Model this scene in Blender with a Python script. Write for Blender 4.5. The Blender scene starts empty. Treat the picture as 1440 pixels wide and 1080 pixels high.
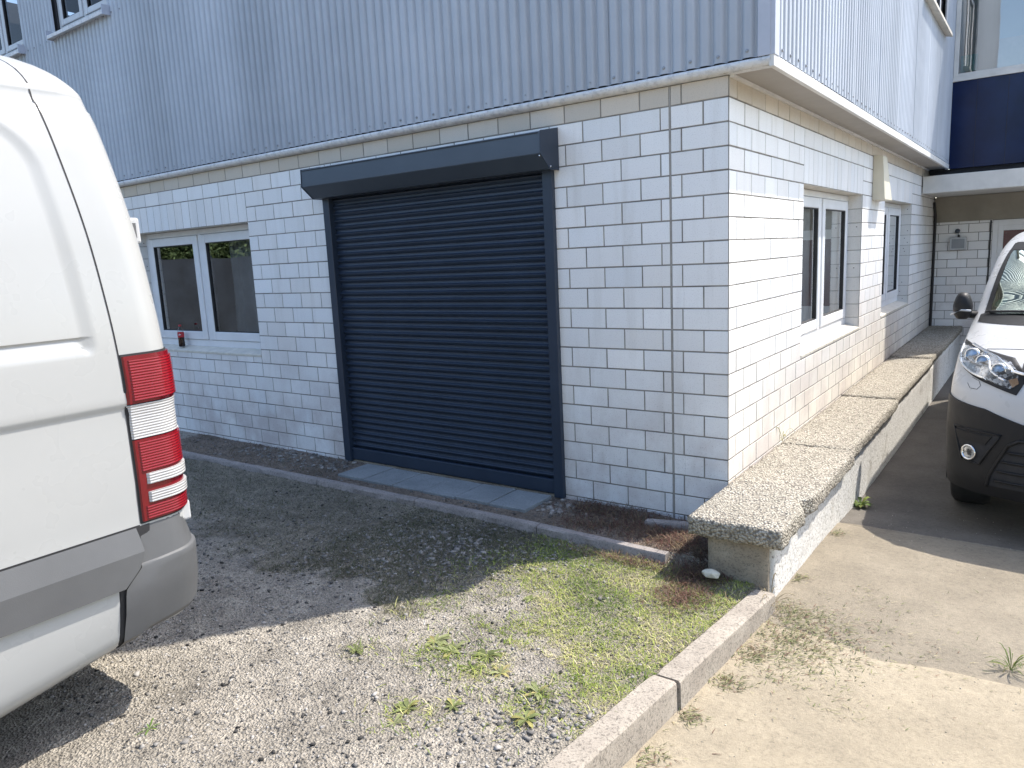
import bpy, bmesh, math, random
import numpy as np
from mathutils import Vector, Matrix, noise

random.seed(7); rng = np.random.default_rng(7)
sc = bpy.context.scene
COL = sc.collection
O = 2.4                      # world z of the tile line used as datum

# ------------------------------------------------------------------ helpers
def link(o, parent=None):
    COL.objects.link(o)
    if parent is not None: o.parent = parent
    return o

def tag(o, label=None, cat=None, group=None, kind=None):
    if label: o['label'] = label
    if cat: o['category'] = cat
    if group: o['group'] = group
    if kind: o['kind'] = kind
    return o

def empty(name, loc=(0, 0, 0), label=None, cat=None, group=None, parent=None):
    o = bpy.data.objects.new(name, None)
    o.empty_display_size = .1
    o.location = loc
    link(o, parent)
    return tag(o, label, cat, group)

class MB:
    """collects faces, builds one mesh object"""
    def __init__(s): s.v = []; s.f = []; s.c = []; s.T = None
    def add(s, verts, faces, col=None):
        n = len(s.v)
        for p in verts:
            s.v.append(tuple(s.T(*p)) if s.T else tuple(p))
        for f in faces:
            s.f.append([n + i for i in f]); s.c.append(col)
        return s
    def box(s, a, b, col=None):
        x0, y0, z0 = [min(p, q) for p, q in zip(a, b)]; x1, y1, z1 = [max(p, q) for p, q in zip(a, b)]
        return s.add([(x0,y0,z0),(x1,y0,z0),(x1,y1,z0),(x0,y1,z0),(x0,y0,z1),(x1,y0,z1),(x1,y1,z1),(x0,y1,z1)],
              [(0,3,2,1),(4,5,6,7),(0,1,5,4),(1,2,6,5),(2,3,7,6),(3,0,4,7)], col)
    def prism(s, poly, d, col=None):
        """poly: list of 3-D points (planar), extruded by vector d"""
        n = len(poly)
        v = list(poly) + [tuple(p[i] + d[i] for i in range(3)) for p in poly]
        f = [tuple(range(n))[::-1], tuple(range(n, 2 * n))] + [(i, (i + 1) % n, n + (i + 1) % n, n + i) for i in range(n)]
        return s.add(v, f, col)
    def grid(s, rows, col=None, closed=False):
        n = len(s.v); w = len(rows[0])
        for r in rows:
            for p in r: s.v.append(tuple(s.T(*p)) if s.T else tuple(p))
        for i in range(len(rows) - 1):
            for j in range(w if closed else w - 1):
                k = (j + 1) % w
                s.f.append([n + i * w + j, n + i * w + k, n + (i + 1) * w + k, n + (i + 1) * w + j]); s.c.append(col)
        return s
    def lathe(s, prof, axis_o, axis, nseg=24, col=None):
        a = Vector(axis).normalized(); t = a.orthogonal().normalized(); b = a.cross(t); o = Vector(axis_o)
        rows = []
        for r, h in prof:
            rows.append([tuple(o + a * h + (t * math.cos(2*math.pi*i/nseg) + b * math.sin(2*math.pi*i/nseg)) * r) for i in range(nseg)])
        return s.grid(rows, col, True)
    def tube(s, pts, r, nseg=8, col=None):
        rows = []
        for i, p in enumerate(pts):
            p = Vector(p)
            d = (Vector(pts[min(i+1, len(pts)-1)]) - Vector(pts[max(i-1, 0)])).normalized()
            t = d.orthogonal().normalized(); b = d.cross(t)
            rr = r[i] if isinstance(r, (list, tuple)) else r
            rows.append([tuple(p + (t*math.cos(2*math.pi*k/nseg) + b*math.sin(2*math.pi*k/nseg))*rr) for k in range(nseg)])
        s.grid(rows, col, True)
        n = len(s.v)
        s.f.append([n - nseg + k for k in range(nseg)]); s.c.append(col)
        return s
    def build(s, name, mat, parent=None, bevel=0, smooth=False, fix=True, segs=2, sharp=None):
        me = bpy.data.meshes.new(name)
        me.from_pydata(s.v, [], s.f)
        if any(c is not None for c in s.c):
            ca = me.color_attributes.new('Col', 'FLOAT_COLOR', 'CORNER')
            arr = np.ones((len(me.loops), 4), np.float32); k = 0
            for f, c in zip(s.f, s.c):
                if c is not None: arr[k:k+len(f), :3] = c
                k += len(f)
            ca.data.foreach_set('color', arr.ravel())
        if fix or bevel:
            bm = bmesh.new(); bm.from_mesh(me)
            if bevel:
                bmesh.ops.remove_doubles(bm, verts=bm.verts, dist=1e-5)
            bmesh.ops.recalc_face_normals(bm, faces=bm.faces)
            if bevel:
                es = [e for e in bm.edges if len(e.link_faces) == 2 and e.calc_face_angle(0) > math.radians(28)]
                bmesh.ops.bevel(bm, geom=es, offset=bevel, segments=segs, affect='EDGES', profile=.5, clamp_overlap=True)
            bm.to_mesh(me); bm.free()
        if smooth:
            me.polygons.foreach_set('use_smooth', [True] * len(me.polygons))
            if sharp:
                me.set_sharp_from_angle(angle=math.radians(sharp))
        o = bpy.data.objects.new(name, me)
        if mat is not None: me.materials.append(mat)
        return link(o, parent)

def mesh_np(name, V, F, mat, parent=None, col=None, smooth=False):
    V = np.asarray(V, np.float32); F = np.asarray(F, np.int32); k = F.shape[1]
    me = bpy.data.meshes.new(name)
    me.vertices.add(len(V)); me.vertices.foreach_set('co', V.ravel())
    me.loops.add(F.size); me.loops.foreach_set('vertex_index', F.ravel())
    me.polygons.add(len(F)); me.polygons.foreach_set('loop_start', np.arange(0, F.size, k, dtype=np.int32))
    me.update(calc_edges=True)
    if smooth: me.polygons.foreach_set('use_smooth', [True]*len(F))
    if col is not None:
        ca = me.color_attributes.new('Col', 'FLOAT_COLOR', 'CORNER')
        arr = np.ones((len(F), k, 4), np.float32); arr[:, :, :3] = np.asarray(col, np.float32)[:, None, :]
        ca.data.foreach_set('color', arr.ravel())
    me.validate()
    o = bpy.data.objects.new(name, me); me.materials.append(mat)
    return link(o, parent)

def hermite(tab, h):
    n = len(tab)
    if h <= tab[0][0]: return tab[0][1]
    if h >= tab[-1][0]: return tab[-1][1]
    for i in range(n - 1):
        if tab[i][0] <= h <= tab[i+1][0]: break
    sl = lambda a, b: (tab[b][1]-tab[a][1])/(tab[b][0]-tab[a][0])
    d = sl(i, i+1); m0 = sl(i-1, i) if i > 0 else d; m1 = sl(i+1, i+2) if i < n-2 else d
    lim = lambda m, d: 0 if m*d <= 0 else 2*m*d/(m+d)
    a = lim(m0, d); b = lim(d, m1); H = tab[i+1][0]-tab[i][0]; t = (h-tab[i][0])/H
    return tab[i][1]*(1+2*t)*(1-t)**2 + H*a*t*(1-t)**2 + tab[i+1][1]*t*t*(3-2*t) + H*b*t*t*(t-1)

def lerp_tab(tab, h):
    if h <= tab[0][0]: return tab[0][1]
    for (a, b), (c, d) in zip(tab, tab[1:]):
        if h <= c: return b + (d-b)*(h-a)/(c-a)
    return tab[-1][1]

def sstep(a, b, x):
    t = min(1, max(0, (x-a)/(b-a))); return t*t*(3-2*t)

# ------------------------------------------------------------------ materials
class NT:
    def __init__(s, name):
        s.m = bpy.data.materials.new(name); s.m.use_nodes = True
        s.t = s.m.node_tree; s.n = s.t.nodes; s.b = s.n['Principled BSDF']; s._co = None
    def new(s, typ, **kw):
        n = s.n.new(typ)
        for k, v in kw.items():
            if k.startswith('i_'):
                key = k[2:]
                n.inputs[int(key) if key.isdigit() else key.replace('_', ' ')].default_value = v
            else: setattr(n, k, v)
        return n
    def L(s, a, b): s.t.links.new(a, b)
    def co(s):
        if s._co is None: s._co = s.new('ShaderNodeTexCoord').outputs['Object']
        return s._co
    def noise(s, scale, detail=4, rough=.6, vec=None, dist=0):
        n = s.new('ShaderNodeTexNoise'); n.inputs['Scale'].default_value = scale
        n.inputs['Detail'].default_value = detail; n.inputs['Roughness'].default_value = rough
        n.inputs['Distortion'].default_value = dist
        s.L(vec or s.co(), n.inputs['Vector']); return n.outputs['Fac']
    def voro(s, scale, feature='F1', out='Distance', vec=None, rand=1):
        n = s.new('ShaderNodeTexVoronoi'); n.feature = feature; n.inputs['Scale'].default_value = scale
        n.inputs['Randomness'].default_value = rand
        s.L(vec or s.co(), n.inputs['Vector']); return n.outputs[out]
    def ramp(s, fac, stops):
        n = s.new('ShaderNodeValToRGB'); e = n.color_ramp.elements
        while len(e) < len(stops): e.new(.5)
        for q, (p, c) in zip(e, stops):
            q.position = p; q.color = (*c, 1) if not isinstance(c, (int, float)) else (c, c, c, 1)
        s.L(fac, n.inputs[0]); return n.outputs[0]
    def mix(s, fac, a, b, mode='MIX'):
        n = s.new('ShaderNodeMix'); n.data_type = 'RGBA'; n.blend_type = mode
        for i, x in ((0, fac), (6, a), (7, b)):
            if isinstance(x, (int, float)):
                n.inputs[i].default_value = x if i == 0 else (x, x, x, 1)
            elif isinstance(x, tuple): n.inputs[i].default_value = (*x, 1)
            else: s.L(x, n.inputs[i])
        return n.outputs[2]
    def math(s, op, a, b=0):
        n = s.new('ShaderNodeMath'); n.operation = op
        for i, x in ((0, a), (1, b)):
            if isinstance(x, (int, float)): n.inputs[i].default_value = x
            else: s.L(x, n.inputs[i])
        return n.outputs[0]
    def map(s, v, a, b, c, d):
        n = s.new('ShaderNodeMapRange'); s.L(v, n.inputs[0])
        for i, x in enumerate((a, b, c, d)): n.inputs[i+1].default_value = x
        return n.outputs[0]
    def attr(s):
        n = s.new('ShaderNodeAttribute'); n.attribute_name = 'Col'; return n.outputs['Color']
    def xyz(s):
        n = s.new('ShaderNodeSeparateXYZ'); s.L(s.co(), n.inputs[0]); return n.outputs
    def scaled(s, v):
        n = s.new('ShaderNodeMapping'); n.inputs['Scale'].default_value = v; s.L(s.co(), n.inputs[0]); return n.outputs[0]
    def set(s, col=None, rough=None, metal=None, spec=None, coat=None):
        for key, x in (('Base Color', col), ('Roughness', rough), ('Metallic', metal), ('Specular IOR Level', spec), ('Coat Weight', coat)):
            if x is None: continue
            i = s.b.inputs[key]
            if isinstance(x, tuple): i.default_value = (*x, 1)
            elif isinstance(x, (int, float)): i.default_value = x
            else: s.L(x, i)
        return s
    def bump(s, h, strength=.3, dist=.01):
        n = s.new('ShaderNodeBump'); n.inputs['Strength'].default_value = strength; n.inputs['Distance'].default_value = dist
        s.L(h, n.inputs['Height']); s.L(n.outputs[0], s.b.inputs['Normal']); return s

def simple(name, col, rough=.5, metal=0, var=.12, scale=6, bump=0, bscale=80, spec=.5, coat=0):
    t = NT(name)
    a = tuple(c*(1-var) for c in col); b = tuple(min(1, c*(1+var)) for c in col)
    c = t.ramp(t.noise(scale, 5), [(.3, a), (.7, b)])
    t.set(c, t.map(t.noise(scale*3, 3), .3, .7, rough*.9, min(1, rough*1.1)), metal, spec, coat)
    if bump: t.bump(t.noise(bscale, 3), bump, .004)
    return t.m

M = {}
def mk_tile():
    t = NT('glazed_tile')
    a = t.attr()
    sp = t.ramp(t.noise(150, 3, .7), [(.36, .86), (.46, 1.0)])
    c = t.mix(1, a, sp, 'MULTIPLY')
    # soot and splash specks, denser in cloudy patches
    cl = t.ramp(t.noise(2.2, 5, .65), [(.42, 0.), (.62, 1.)])
    x = t.xyz()
    low = t.map(x[2], .2, 1.15, 1, 0)
    vv = t.voro(70)
    dots = t.ramp(vv, [(.10, 1.), (.2, 0.)])
    m = t.math('MULTIPLY', t.math('MULTIPLY', dots, low), t.map(cl, 0, 1, .35, 1))
    c = t.mix(t.math('MULTIPLY', m, .9), c, (.13, .10, .09))
    c = t.mix(t.math('MULTIPLY', t.math('MULTIPLY', cl, low), .6), c, (.46, .39, .37))
    strk = t.ramp(t.noise(1, 5, .6, t.scaled((9, 9, .9))), [(.52, 0.), (.75, 1.)])
    c = t.mix(t.math('MULTIPLY', strk, .26), c, (.46, .43, .38))
    t.set(c, t.map(t.noise(30, 3), .3, .7, .32, .5), spec=.45)
    t.bump(t.noise(60, 4), .12, .004)
    return t.m
M['tile'] = mk_tile()
M['mortar'] = simple('mortar', (.23, .215, .19), .9, var=.45, scale=6, bump=.4)
def mk_clad():
    t = NT('painted_corrugated_sheet')
    c = t.ramp(t.noise(2.5, 5, .6), [(.3, (.385, .42, .468)), (.7, (.435, .47, .518))])
    st = t.ramp(t.noise(1, 5, .6, t.scaled((14, 14, .35))), [(.5, 0.), (.8, 1.)])
    c = t.mix(t.math('MULTIPLY', st, .4), c, (.34, .36, .40))
    bw = t.ramp(t.noise(1.1, 2, .5, t.scaled((1.1, 1.1, .25))), [(.35, .88), (.65, 1.08)]); c = t.mix(1, c, bw, 'MULTIPLY')
    sp = t.ramp(t.noise(70, 4, .7), [(.62, 0.), (.72, 1.)])
    c = t.mix(t.math('MULTIPLY', sp, .25), c, (.30, .31, .33))
    t.set(c, t.map(t.noise(9, 4), .3, .7, .42, .6), spec=.4); t.bump(t.noise(40, 4), .05, .004)
    return t.m
M['clad'] = mk_clad()
M['flash'] = simple('painted_flashing', (.44, .465, .53), .45, var=.08, scale=5, bump=.05)
M['fascia'] = simple('white_fascia', (.66, .65, .62), .6, var=.1, scale=9, bump=.15)
def mk_lip():
    t = NT('rough_concrete_lip')
    c = t.ramp(t.noise(22, 6, .7), [(.3, (.48, .49, .51)), (.5, (.70, .71, .72)), (.75, (.80, .80, .79))])
    t.set(c, .85); t.bump(t.noise(60, 6, .7), .8, .01); return t.m
M['lip'] = mk_lip()
M['soffit'] = simple('soffit_board', (.36, .33, .295), .7, var=.07, scale=2.5, bump=.05)
M['anth'] = simple('anthracite_metal', (.021, .034, .058), .42, var=.12, scale=3, bump=.04, bscale=200, spec=.55)
M['anthbox'] = simple('anthracite_box_metal', (.052, .068, .092), .4, var=.08, scale=2, bump=.02, bscale=200, spec=.55)
M['pvc'] = simple('white_window_profile', (.74, .75, .76), .35, var=.05, scale=6)
M['gasket'] = simple('black_gasket', (.02, .02, .022), .6)
M['dark'] = simple('dark_interior', (.045, .045, .05), .9)
M['beige'] = simple('beige_render', (.60, .56, .49), .8, var=.1, scale=8, bump=.15)
M['sillstone'] = simple('sill_tile', (.62, .58, .50), .6, var=.12, scale=12, bump=.1)
def mk_glass(name, tint, ior, fmul=1.0, gcol=(1, 1, 1)):
    t = NT(name); t.n.remove(t.b)
    out = t.n['Material Output']
    tr = t.new('ShaderNodeBsdfTransparent'); tr.inputs[0].default_value = (*tint, 1)
    gl = t.new('ShaderNodeBsdfGlossy'); gl.inputs['Roughness'].default_value = .015; gl.inputs[0].default_value = (*gcol, 1)
    fr = t.new('ShaderNodeFresnel'); fr.inputs[0].default_value = ior
    nb = t.new('ShaderNodeBump'); nb.inputs['Strength'].default_value = .02; nb.inputs['Distance'].default_value = .02
    t.L(t.noise(2.5, 2), nb.inputs['Height']); t.L(nb.outputs[0], gl.inputs['Normal'])
    mx = t.new('ShaderNodeMixShader')
    t.L(t.math('MINIMUM', t.math('MULTIPLY', fr.outputs[0], fmul), 1.0), mx.inputs[0]); t.L(tr.outputs[0], mx.inputs[1]); t.L(gl.outputs[0], mx.inputs[2])
    t.L(mx.outputs[0], out.inputs[0]); return t.m
M['glass'] = mk_glass('window_glass', (.74, .77, .77), 1.75, 3.0)
M['glass2'] = mk_glass('upper_window_glass', (.55, .57, .6), 1.4, .55)
M['greyframe'] = simple('grey_window_profile', (.50, .52, .54), .5, var=.08)  # greyer copy of the profile colour for the upper windows
M['glass3'] = mk_glass('side_window_glass', (.84, .86, .86), 1.6, 2.0)
M['vglass'] = mk_glass('windscreen_glass', (.45, .58, .53), 1.8, 2.5, (.86, 1, .94))
def mk_aggr():
    t = NT('exposed_aggregate')
    v = t.voro(82, 'F1', 'Color'); d = t.voro(82, 'F1', 'Distance')
    n = t.new('ShaderNodeSeparateColor'); t.L(v, n.inputs[0])
    c = t.ramp(n.outputs[0], [(0, (.25, .225, .18)), (.3, (.36, .325, .265)), (.6, (.45, .41, .335)), (1, (.55, .51, .43))])
    c = t.mix(t.ramp(d, [(.45, 0.), (.75, 1.)]), c, (.16, .14, .115))
    c = t.mix(t.math('MULTIPLY', t.ramp(t.noise(3, 5), [(.45, 0.), (.7, 1.)]), .35), c, (.24, .22, .17))
    t.set(c, .9); t.bump(t.math('SUBTRACT', 1.0, d), .85, .016); return t.m
M['aggr'] = mk_aggr()
def mk_plaster():
    t = NT('whitewashed_concrete')
    n = t.ramp(t.noise(5, 7, .68), [(.27, (.32, .29, .25)), (.37, (.52, .50, .46)), (.47, (.66, .645, .61))])
    sp = t.ramp(t.noise(55, 4, .7), [(.36, 0.), (.46, 1.)])
    c = t.mix(sp, (.25, .225, .19), n)
    t.set(c, .9); t.bump(t.noise(35, 6, .7), .7, .012); return t.m
M['plaster'] = mk_plaster()
def mk_conc(name, a, b, cscale=8, speck=.6, bs=.5):
    t = NT(name)
    c = t.ramp(t.noise(cscale, 6, .65), [(.3, a), (.7, b)])
    s1 = t.ramp(t.noise(85, 4, .85), [(.36, 1.-speck), (.5, 1.)])
    c = t.mix(1, c, s1, 'MULTIPLY')
    t.set(c, .92); t.bump(t.noise(120, 5, .75), bs, .006); return t.m
M['kerb'] = mk_conc('kerb_concrete', (.26, .225, .185), (.40, .355, .295), 5, .65)
M['kerbold'] = mk_conc('old_edging_concrete', (.24, .215, .20), (.36, .32, .295), 10, .5)
M['slab'] = mk_conc('grey_paving_concrete', (.205, .225, .232), (.29, .31, .315), 5, .3, .3)
M['basec'] = mk_conc('ledge_base_concrete', (.24, .20, .15), (.40, .35, .27), 6, .5)
def mk_yard():
    t = NT('gravelly_soil')
    c = t.ramp(t.noise(7, 7, .7), [(.28, (.23, .215, .195)), (.5, (.345, .325, .295)), (.72, (.44, .415, .38))])
    v = t.voro(105, 'F1', 'Color'); n = t.new('ShaderNodeSeparateColor'); t.L(v, n.inputs[0])
    c = t.mix(.55, c, t.ramp(n.outputs[0], [(0, .5), (.5, .97), (1, 1.4)]), 'MULTIPLY')
    c = t.mix(.8, c, t.ramp(t.noise(2.4, 6, .65), [(.32, .68), (.5, 1.), (.66, 1.16)]), 'MULTIPLY')
    v2 = t.voro(24, 'F1', 'Distance'); c = t.mix(t.ramp(v2, [(.10, .75), (.17, 0.)]), c, (.13, .125, .12))
    dk = t.ramp(t.noise(38, 4, .6), [(.30, .35), (.40, 1.)])
    c = t.mix(1, c, dk, 'MULTIPLY')
    a = t.attr()
    c = t.mix(1, c, a, 'MULTIPLY')
    t.set(c, .95)
    h = t.math('ADD', t.voro(105), t.math('MULTIPLY', t.noise(45, 6, .7), 1.5))
    t.bump(h, 1.0, .014); return t.m
M['yard'] = mk_yard()
def mk_drive():
    t = NT('worn_driveway_concrete')
    a = t.attr()
    c = t.ramp(t.noise(3.5, 6, .65), [(.3, (.80, .80, .80)), (.7, (1.12, 1.12, 1.12))])
    c = t.mix(1, a, c, 'MULTIPLY')
    g = t.ramp(t.noise(42, 7, .9), [(.34, .55), (.45, .93), (.56, 1.04), (.68, 1.22)])
    c = t.mix(1, c, g, 'MULTIPLY')
    v = t.ramp(t.voro(70), [(.06, .45), (.14, 1.)])
    c = t.mix(.5, c, v, 'MULTIPLY')
    t.set(c, .95); t.bump(t.noise(95, 5, .85), .9, .008); return t.m
M['drive'] = mk_drive()
def vcol(name, rough=.8, trans=0, var=.25, scale=40):
    t = NT(name); c = t.mix(1, t.attr(), t.ramp(t.noise(scale, 3), [(.3, 1-var), (.7, 1+var*.6)]), 'MULTIPLY')
    t.set(c, rough, spec=.25)
    if trans:
        t.b.inputs['Subsurface Weight'].default_value = 0
        out = t.n['Material Output']; tl = t.new('ShaderNodeBsdfTranslucent'); t.L(c, tl.inputs[0])
        mx = t.new('ShaderNodeMixShader'); mx.inputs[0].default_value = trans
        t.L(t.b.outputs[0], mx.inputs[1]); t.L(tl.outputs[0], mx.inputs[2]); t.L(mx.outputs[0], out.inputs[0])
    return t.m
M['stone'] = vcol('loose_stone', .9)
M['leaf'] = vcol('leaf', .6, .3)
def mk_white(name, base):
    t = NT(name)
    c = t.ramp(t.noise(1.6, 4), [(.3, tuple(x*.95 for x in base)), (.7, base)])
    dirt = t.ramp(t.noise(38, 5, .75), [(.66, 0.), (.75, 1.)])
    x = t.xyz()
    c = t.mix(t.math('MULTIPLY', dirt, t.map(x[2], .3, 1.0, .6, .04)), c, (.34, .28, .2))
    t.set(c, t.map(t.noise(5, 3), .3, .7, .24, .34), spec=.4, coat=.12)
    t.b.inputs['Coat Roughness'].default_value = .06
    return t.m
M['white'] = mk_white('white_van_paint', (.40, .405, .398))
M['white2'] = mk_white('white_van_enamel', (.47, .475, .48))
M['greyplast'] = simple('grey_bumper_plastic', (.095, .097, .10), .55, var=.1, scale=4, bump=.12, bscale=300)
M['blackplast'] = simple('black_bumper_plastic', (.012, .012, .013), .5, var=.15, scale=6, bump=.1, bscale=250, spec=.3)
M['tyre'] = simple('tyre_rubber', (.02, .02, .02), .75, bump=.2)
M['seam'] = simple('seam_gap', (.02, .02, .022), .8)
M['chrome'] = simple('chrome', (.75, .76, .78), .12, 1)
def mk_lens(name, col, rough=.2, rib=330):
    t = NT(name)
    x = t.xyz()
    w = t.math('SINE', t.math('MULTIPLY', x[2], rib*2))
    c = t.mix(t.map(w, -1, 1, 0, .45), col, tuple(v*.5 for v in col))
    t.set(c, rough, spec=.4, coat=.25); t.b.inputs['Coat Roughness'].default_value = .05
    t.bump(w, .35, .004); return t.m
M['redlens'] = mk_lens('red_lens', (.24, .006, .012))
M['reddark'] = simple('red_lens_border', (.15, .004, .009), .2, spec=.4, coat=.2)
M['clearlens'] = mk_lens('clear_lens', (.50, .495, .49))
M['hlens'] = mk_glass('headlight_glass', (.92, .93, .93), 1.4, .35)
M['refl'] = simple('reflector_silver', (.62, .64, .68), .25, .9)
def mk_facet():
    t = NT('faceted_reflector')
    v = t.voro(55, 'F1', 'Color'); n = t.new('ShaderNodeSeparateColor'); t.L(v, n.inputs[0])
    t.set(t.ramp(n.outputs[0], [(.2, (.04, .042, .046)), (.5, (.13, .135, .145)), (.9, (.34, .355, .38))]), .25, .6)
    t.bump(n.outputs[1], .6, .02); return t.m
M['facet'] = mk_facet()
M['blue'] = simple('blue_facade_panel', (.006, .014, .052), .16, var=.3, scale=3, spec=.22)
M['alu'] = simple('aluminium_profile', (.50, .52, .54), .4, var=.08)
M['render'] = simple('grey_render_beam', (.27, .245, .20), .85, var=.15, scale=3, bump=.2)
M['canopy'] = simple('white_canopy_concrete', (.62, .61, .58), .75, var=.1, scale=5, bump=.2)
M['wood'] = simple('dark_fence_board', (.03, .04, .055), .8, var=.5, scale=1.2, bump=.2)
M['hood'] = simple('cream_sheet_hood', (.66, .61, .48), .45, var=.06, scale=4)
M['roof'] = simple('roof_felt', (.16, .16, .16), .9)

# ------------------------------------------------------------------ tile walls
CH = .1242                    # course height
def course(k): return O - CH*k

def tile_wall(name, B, parent, u0, u1, rows, joint0, parity, openings, exps=(), soldiers=(), topz=2.508, botz=-.3, seed=1, warm=None):
    """B(u,d,z) -> world; d>0 points into the building. Tiles stand 5 mm proud of the mortar."""
    rd = random.Random(seed)
    mb = MB(); mb.T = B
    mo = MB(); mo.T = B
    def tile(a, b, z0, z1, col, ja=.0035, jb=.0035, jz=.0036):
        if b-a < .012 or z1-z0 < .012: return
        j = .0011
        ua = a+ja+rd.uniform(0, j); ub = b-jb-rd.uniform(0, j); za = z0+jz+rd.uniform(0, j); zb = z1-jz-rd.uniform(0, j)
        ch = .0013; d0 = .0042; dt = rd.uniform(-.0009, .0009)
        v = [(ua,d0,za),(ub,d0,za),(ub,d0,zb),(ua,d0,zb),
             (ua,ch,za),(ub,ch,za),(ub,ch,zb),(ua,ch,zb),
             (ua+ch,dt,za+ch),(ub-ch,dt,za+ch),(ub-ch,dt,zb-ch),(ua+ch,dt,zb-ch)]
        f = [(8,9,10,11)]
        for q in (0, 4):
            for i in range(4):
                f.append((q+i, q+(i+1) % 4, q+4+(i+1) % 4, q+4+i))
        mb.add(v, f, col)
    def tone(r):
        g = rd.gauss(0, .026); w = rd.gauss(0, .007)
        if r == -1: return (.56+g+w, .495+g, .41+g-w)
        k = warm(r) if warm else 0
        return (.81+g+w-.05*k, .805+g-.09*k, .795+g-w-.16*k)
    blocks = [(o, 'o') for o in openings] + [(s[:4], 's') for s in soldiers]
    for r in rows:
        zt = topz if r == -1 else course(r); zb = course(r+1)
        zb = max(zb, botz)
        ph = (0 if (r % 2) == parity else .125) + joint0
        js = set()
        u = ph - 2
        while u < u1:
            if u > u0 + .02: js.add(round(u, 4))
            u += .25
        segs = sorted({u0, u1} | {q for bl, _ in blocks if bl[2] < zt-.012 and bl[3] > zb+.012 for q in bl[:2] if u0 < q < u1})
        for sa, sb in zip(segs, segs[1:]):
            ov = [bl for bl, _ in blocks if bl[0] < (sa+sb)/2 < bl[1]]
            zc = {zb, zt} | {z for bl in ov for z in bl[2:] if zb+.012 < z < zt-.012}
            zs = sorted(zc)
            forced = {sa, sb} | {e for e in exps if sa < e < sb}
            cs = sorted(forced | {q for q in js if sa < q < sb and all(abs(q-w) > .02 for w in forced)})
            solid = lambda bl: True
            for z0, z1 in zip(zs, zs[1:]):
                if any(bl[2] < (z0+z1)/2 < bl[3] for bl in ov): continue
                for a, b in zip(cs, cs[1:]):
                    ja = .0065 if a in exps else .0035; jb = .0065 if b in exps else .0035
                    tile(a, b, z0, z1, tone(r), ja, jb)
    for (a, b, c, d, w) in soldiers:
        n = max(1, round((b-a)/w)); ww = (b-a)/n
        for i in range(n): tile(a+i*ww, a+(i+1)*ww, c, d, tone(0), .0028, .0028)
    # mortar sheet with the openings left out, front and back
    us = sorted({u0, u1} | {q for o in openings for q in o[:2]}); zs = sorted({botz, topz} | {q for o in openings for q in o[2:]})
    for a, b in zip(us, us[1:]):
        for c, d in zip(zs, zs[1:]):
            if any(o[0] < (a+b)/2 < o[1] and o[2] < (c+d)/2 < o[3] for o in openings): continue
            for dep in (.0026, .26):
                mo.add([(a,dep,c),(b,dep,c),(b,dep,d),(a,dep,d)], [(0,1,2,3)])
    w = mb.build(name, M['tile'], parent, fix=False)
    m = mo.build('mortar_bed', M['mortar'], w, fix=False)
    return w

def reveal_tiles(name, B, parent, uu, z0, z1, depth, sgn):
    """stack of tiles on the side of an opening at u=uu; sgn=+1 faces +u"""
    rd = random.Random(int(uu*100))
    mb = MB(); mb.T = B
    zs = [z0] + [course(k) for k in range(20, -1, -1) if z0+.02 < course(k) < z1-.02] + [z1]
    for a, b in zip(zs, zs[1:]):
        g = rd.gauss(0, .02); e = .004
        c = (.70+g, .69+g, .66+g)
        mb.add([(uu+sgn*e, .008, a+.004), (uu+sgn*e, depth, a+.004), (uu+sgn*e, depth, b-.004), (uu+sgn*e, .008, b-.004),
                (uu, .006, a+.002), (uu, depth, a+.002), (uu, depth, b-.002), (uu, .006, b-.002)],
               [(0,1,2,3),(0,1,5,4),(3,2,6,7),(0,3,7,4)], c)
        for q in range(2):
            if rd.random() < .35:
                y = rd.uniform(.03, depth-.03); z = rd.uniform(a+.03, b-.03); s = .0045
                mb.add([(uu+sgn*(e+.0006), y-s, z-s), (uu+sgn*(e+.0006), y+s, z-s), (uu+sgn*(e+.0006), y+s, z+s), (uu+sgn*(e+.0006), y-s, z+s)], [(0,1,2,3)], (.07,.06,.06))
    mo = mb
    o = mb.build(name, M['tile'], parent, fix=False)
    k = MB(); k.T = B
    k.add([(uu,.005,z0),(uu,.26,z0),(uu,.26,z1),(uu,.005,z1)], [(0,1,2,3)])
    k.build('mortar_bed', M['mortar'], o, fix=False)
    return o

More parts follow.
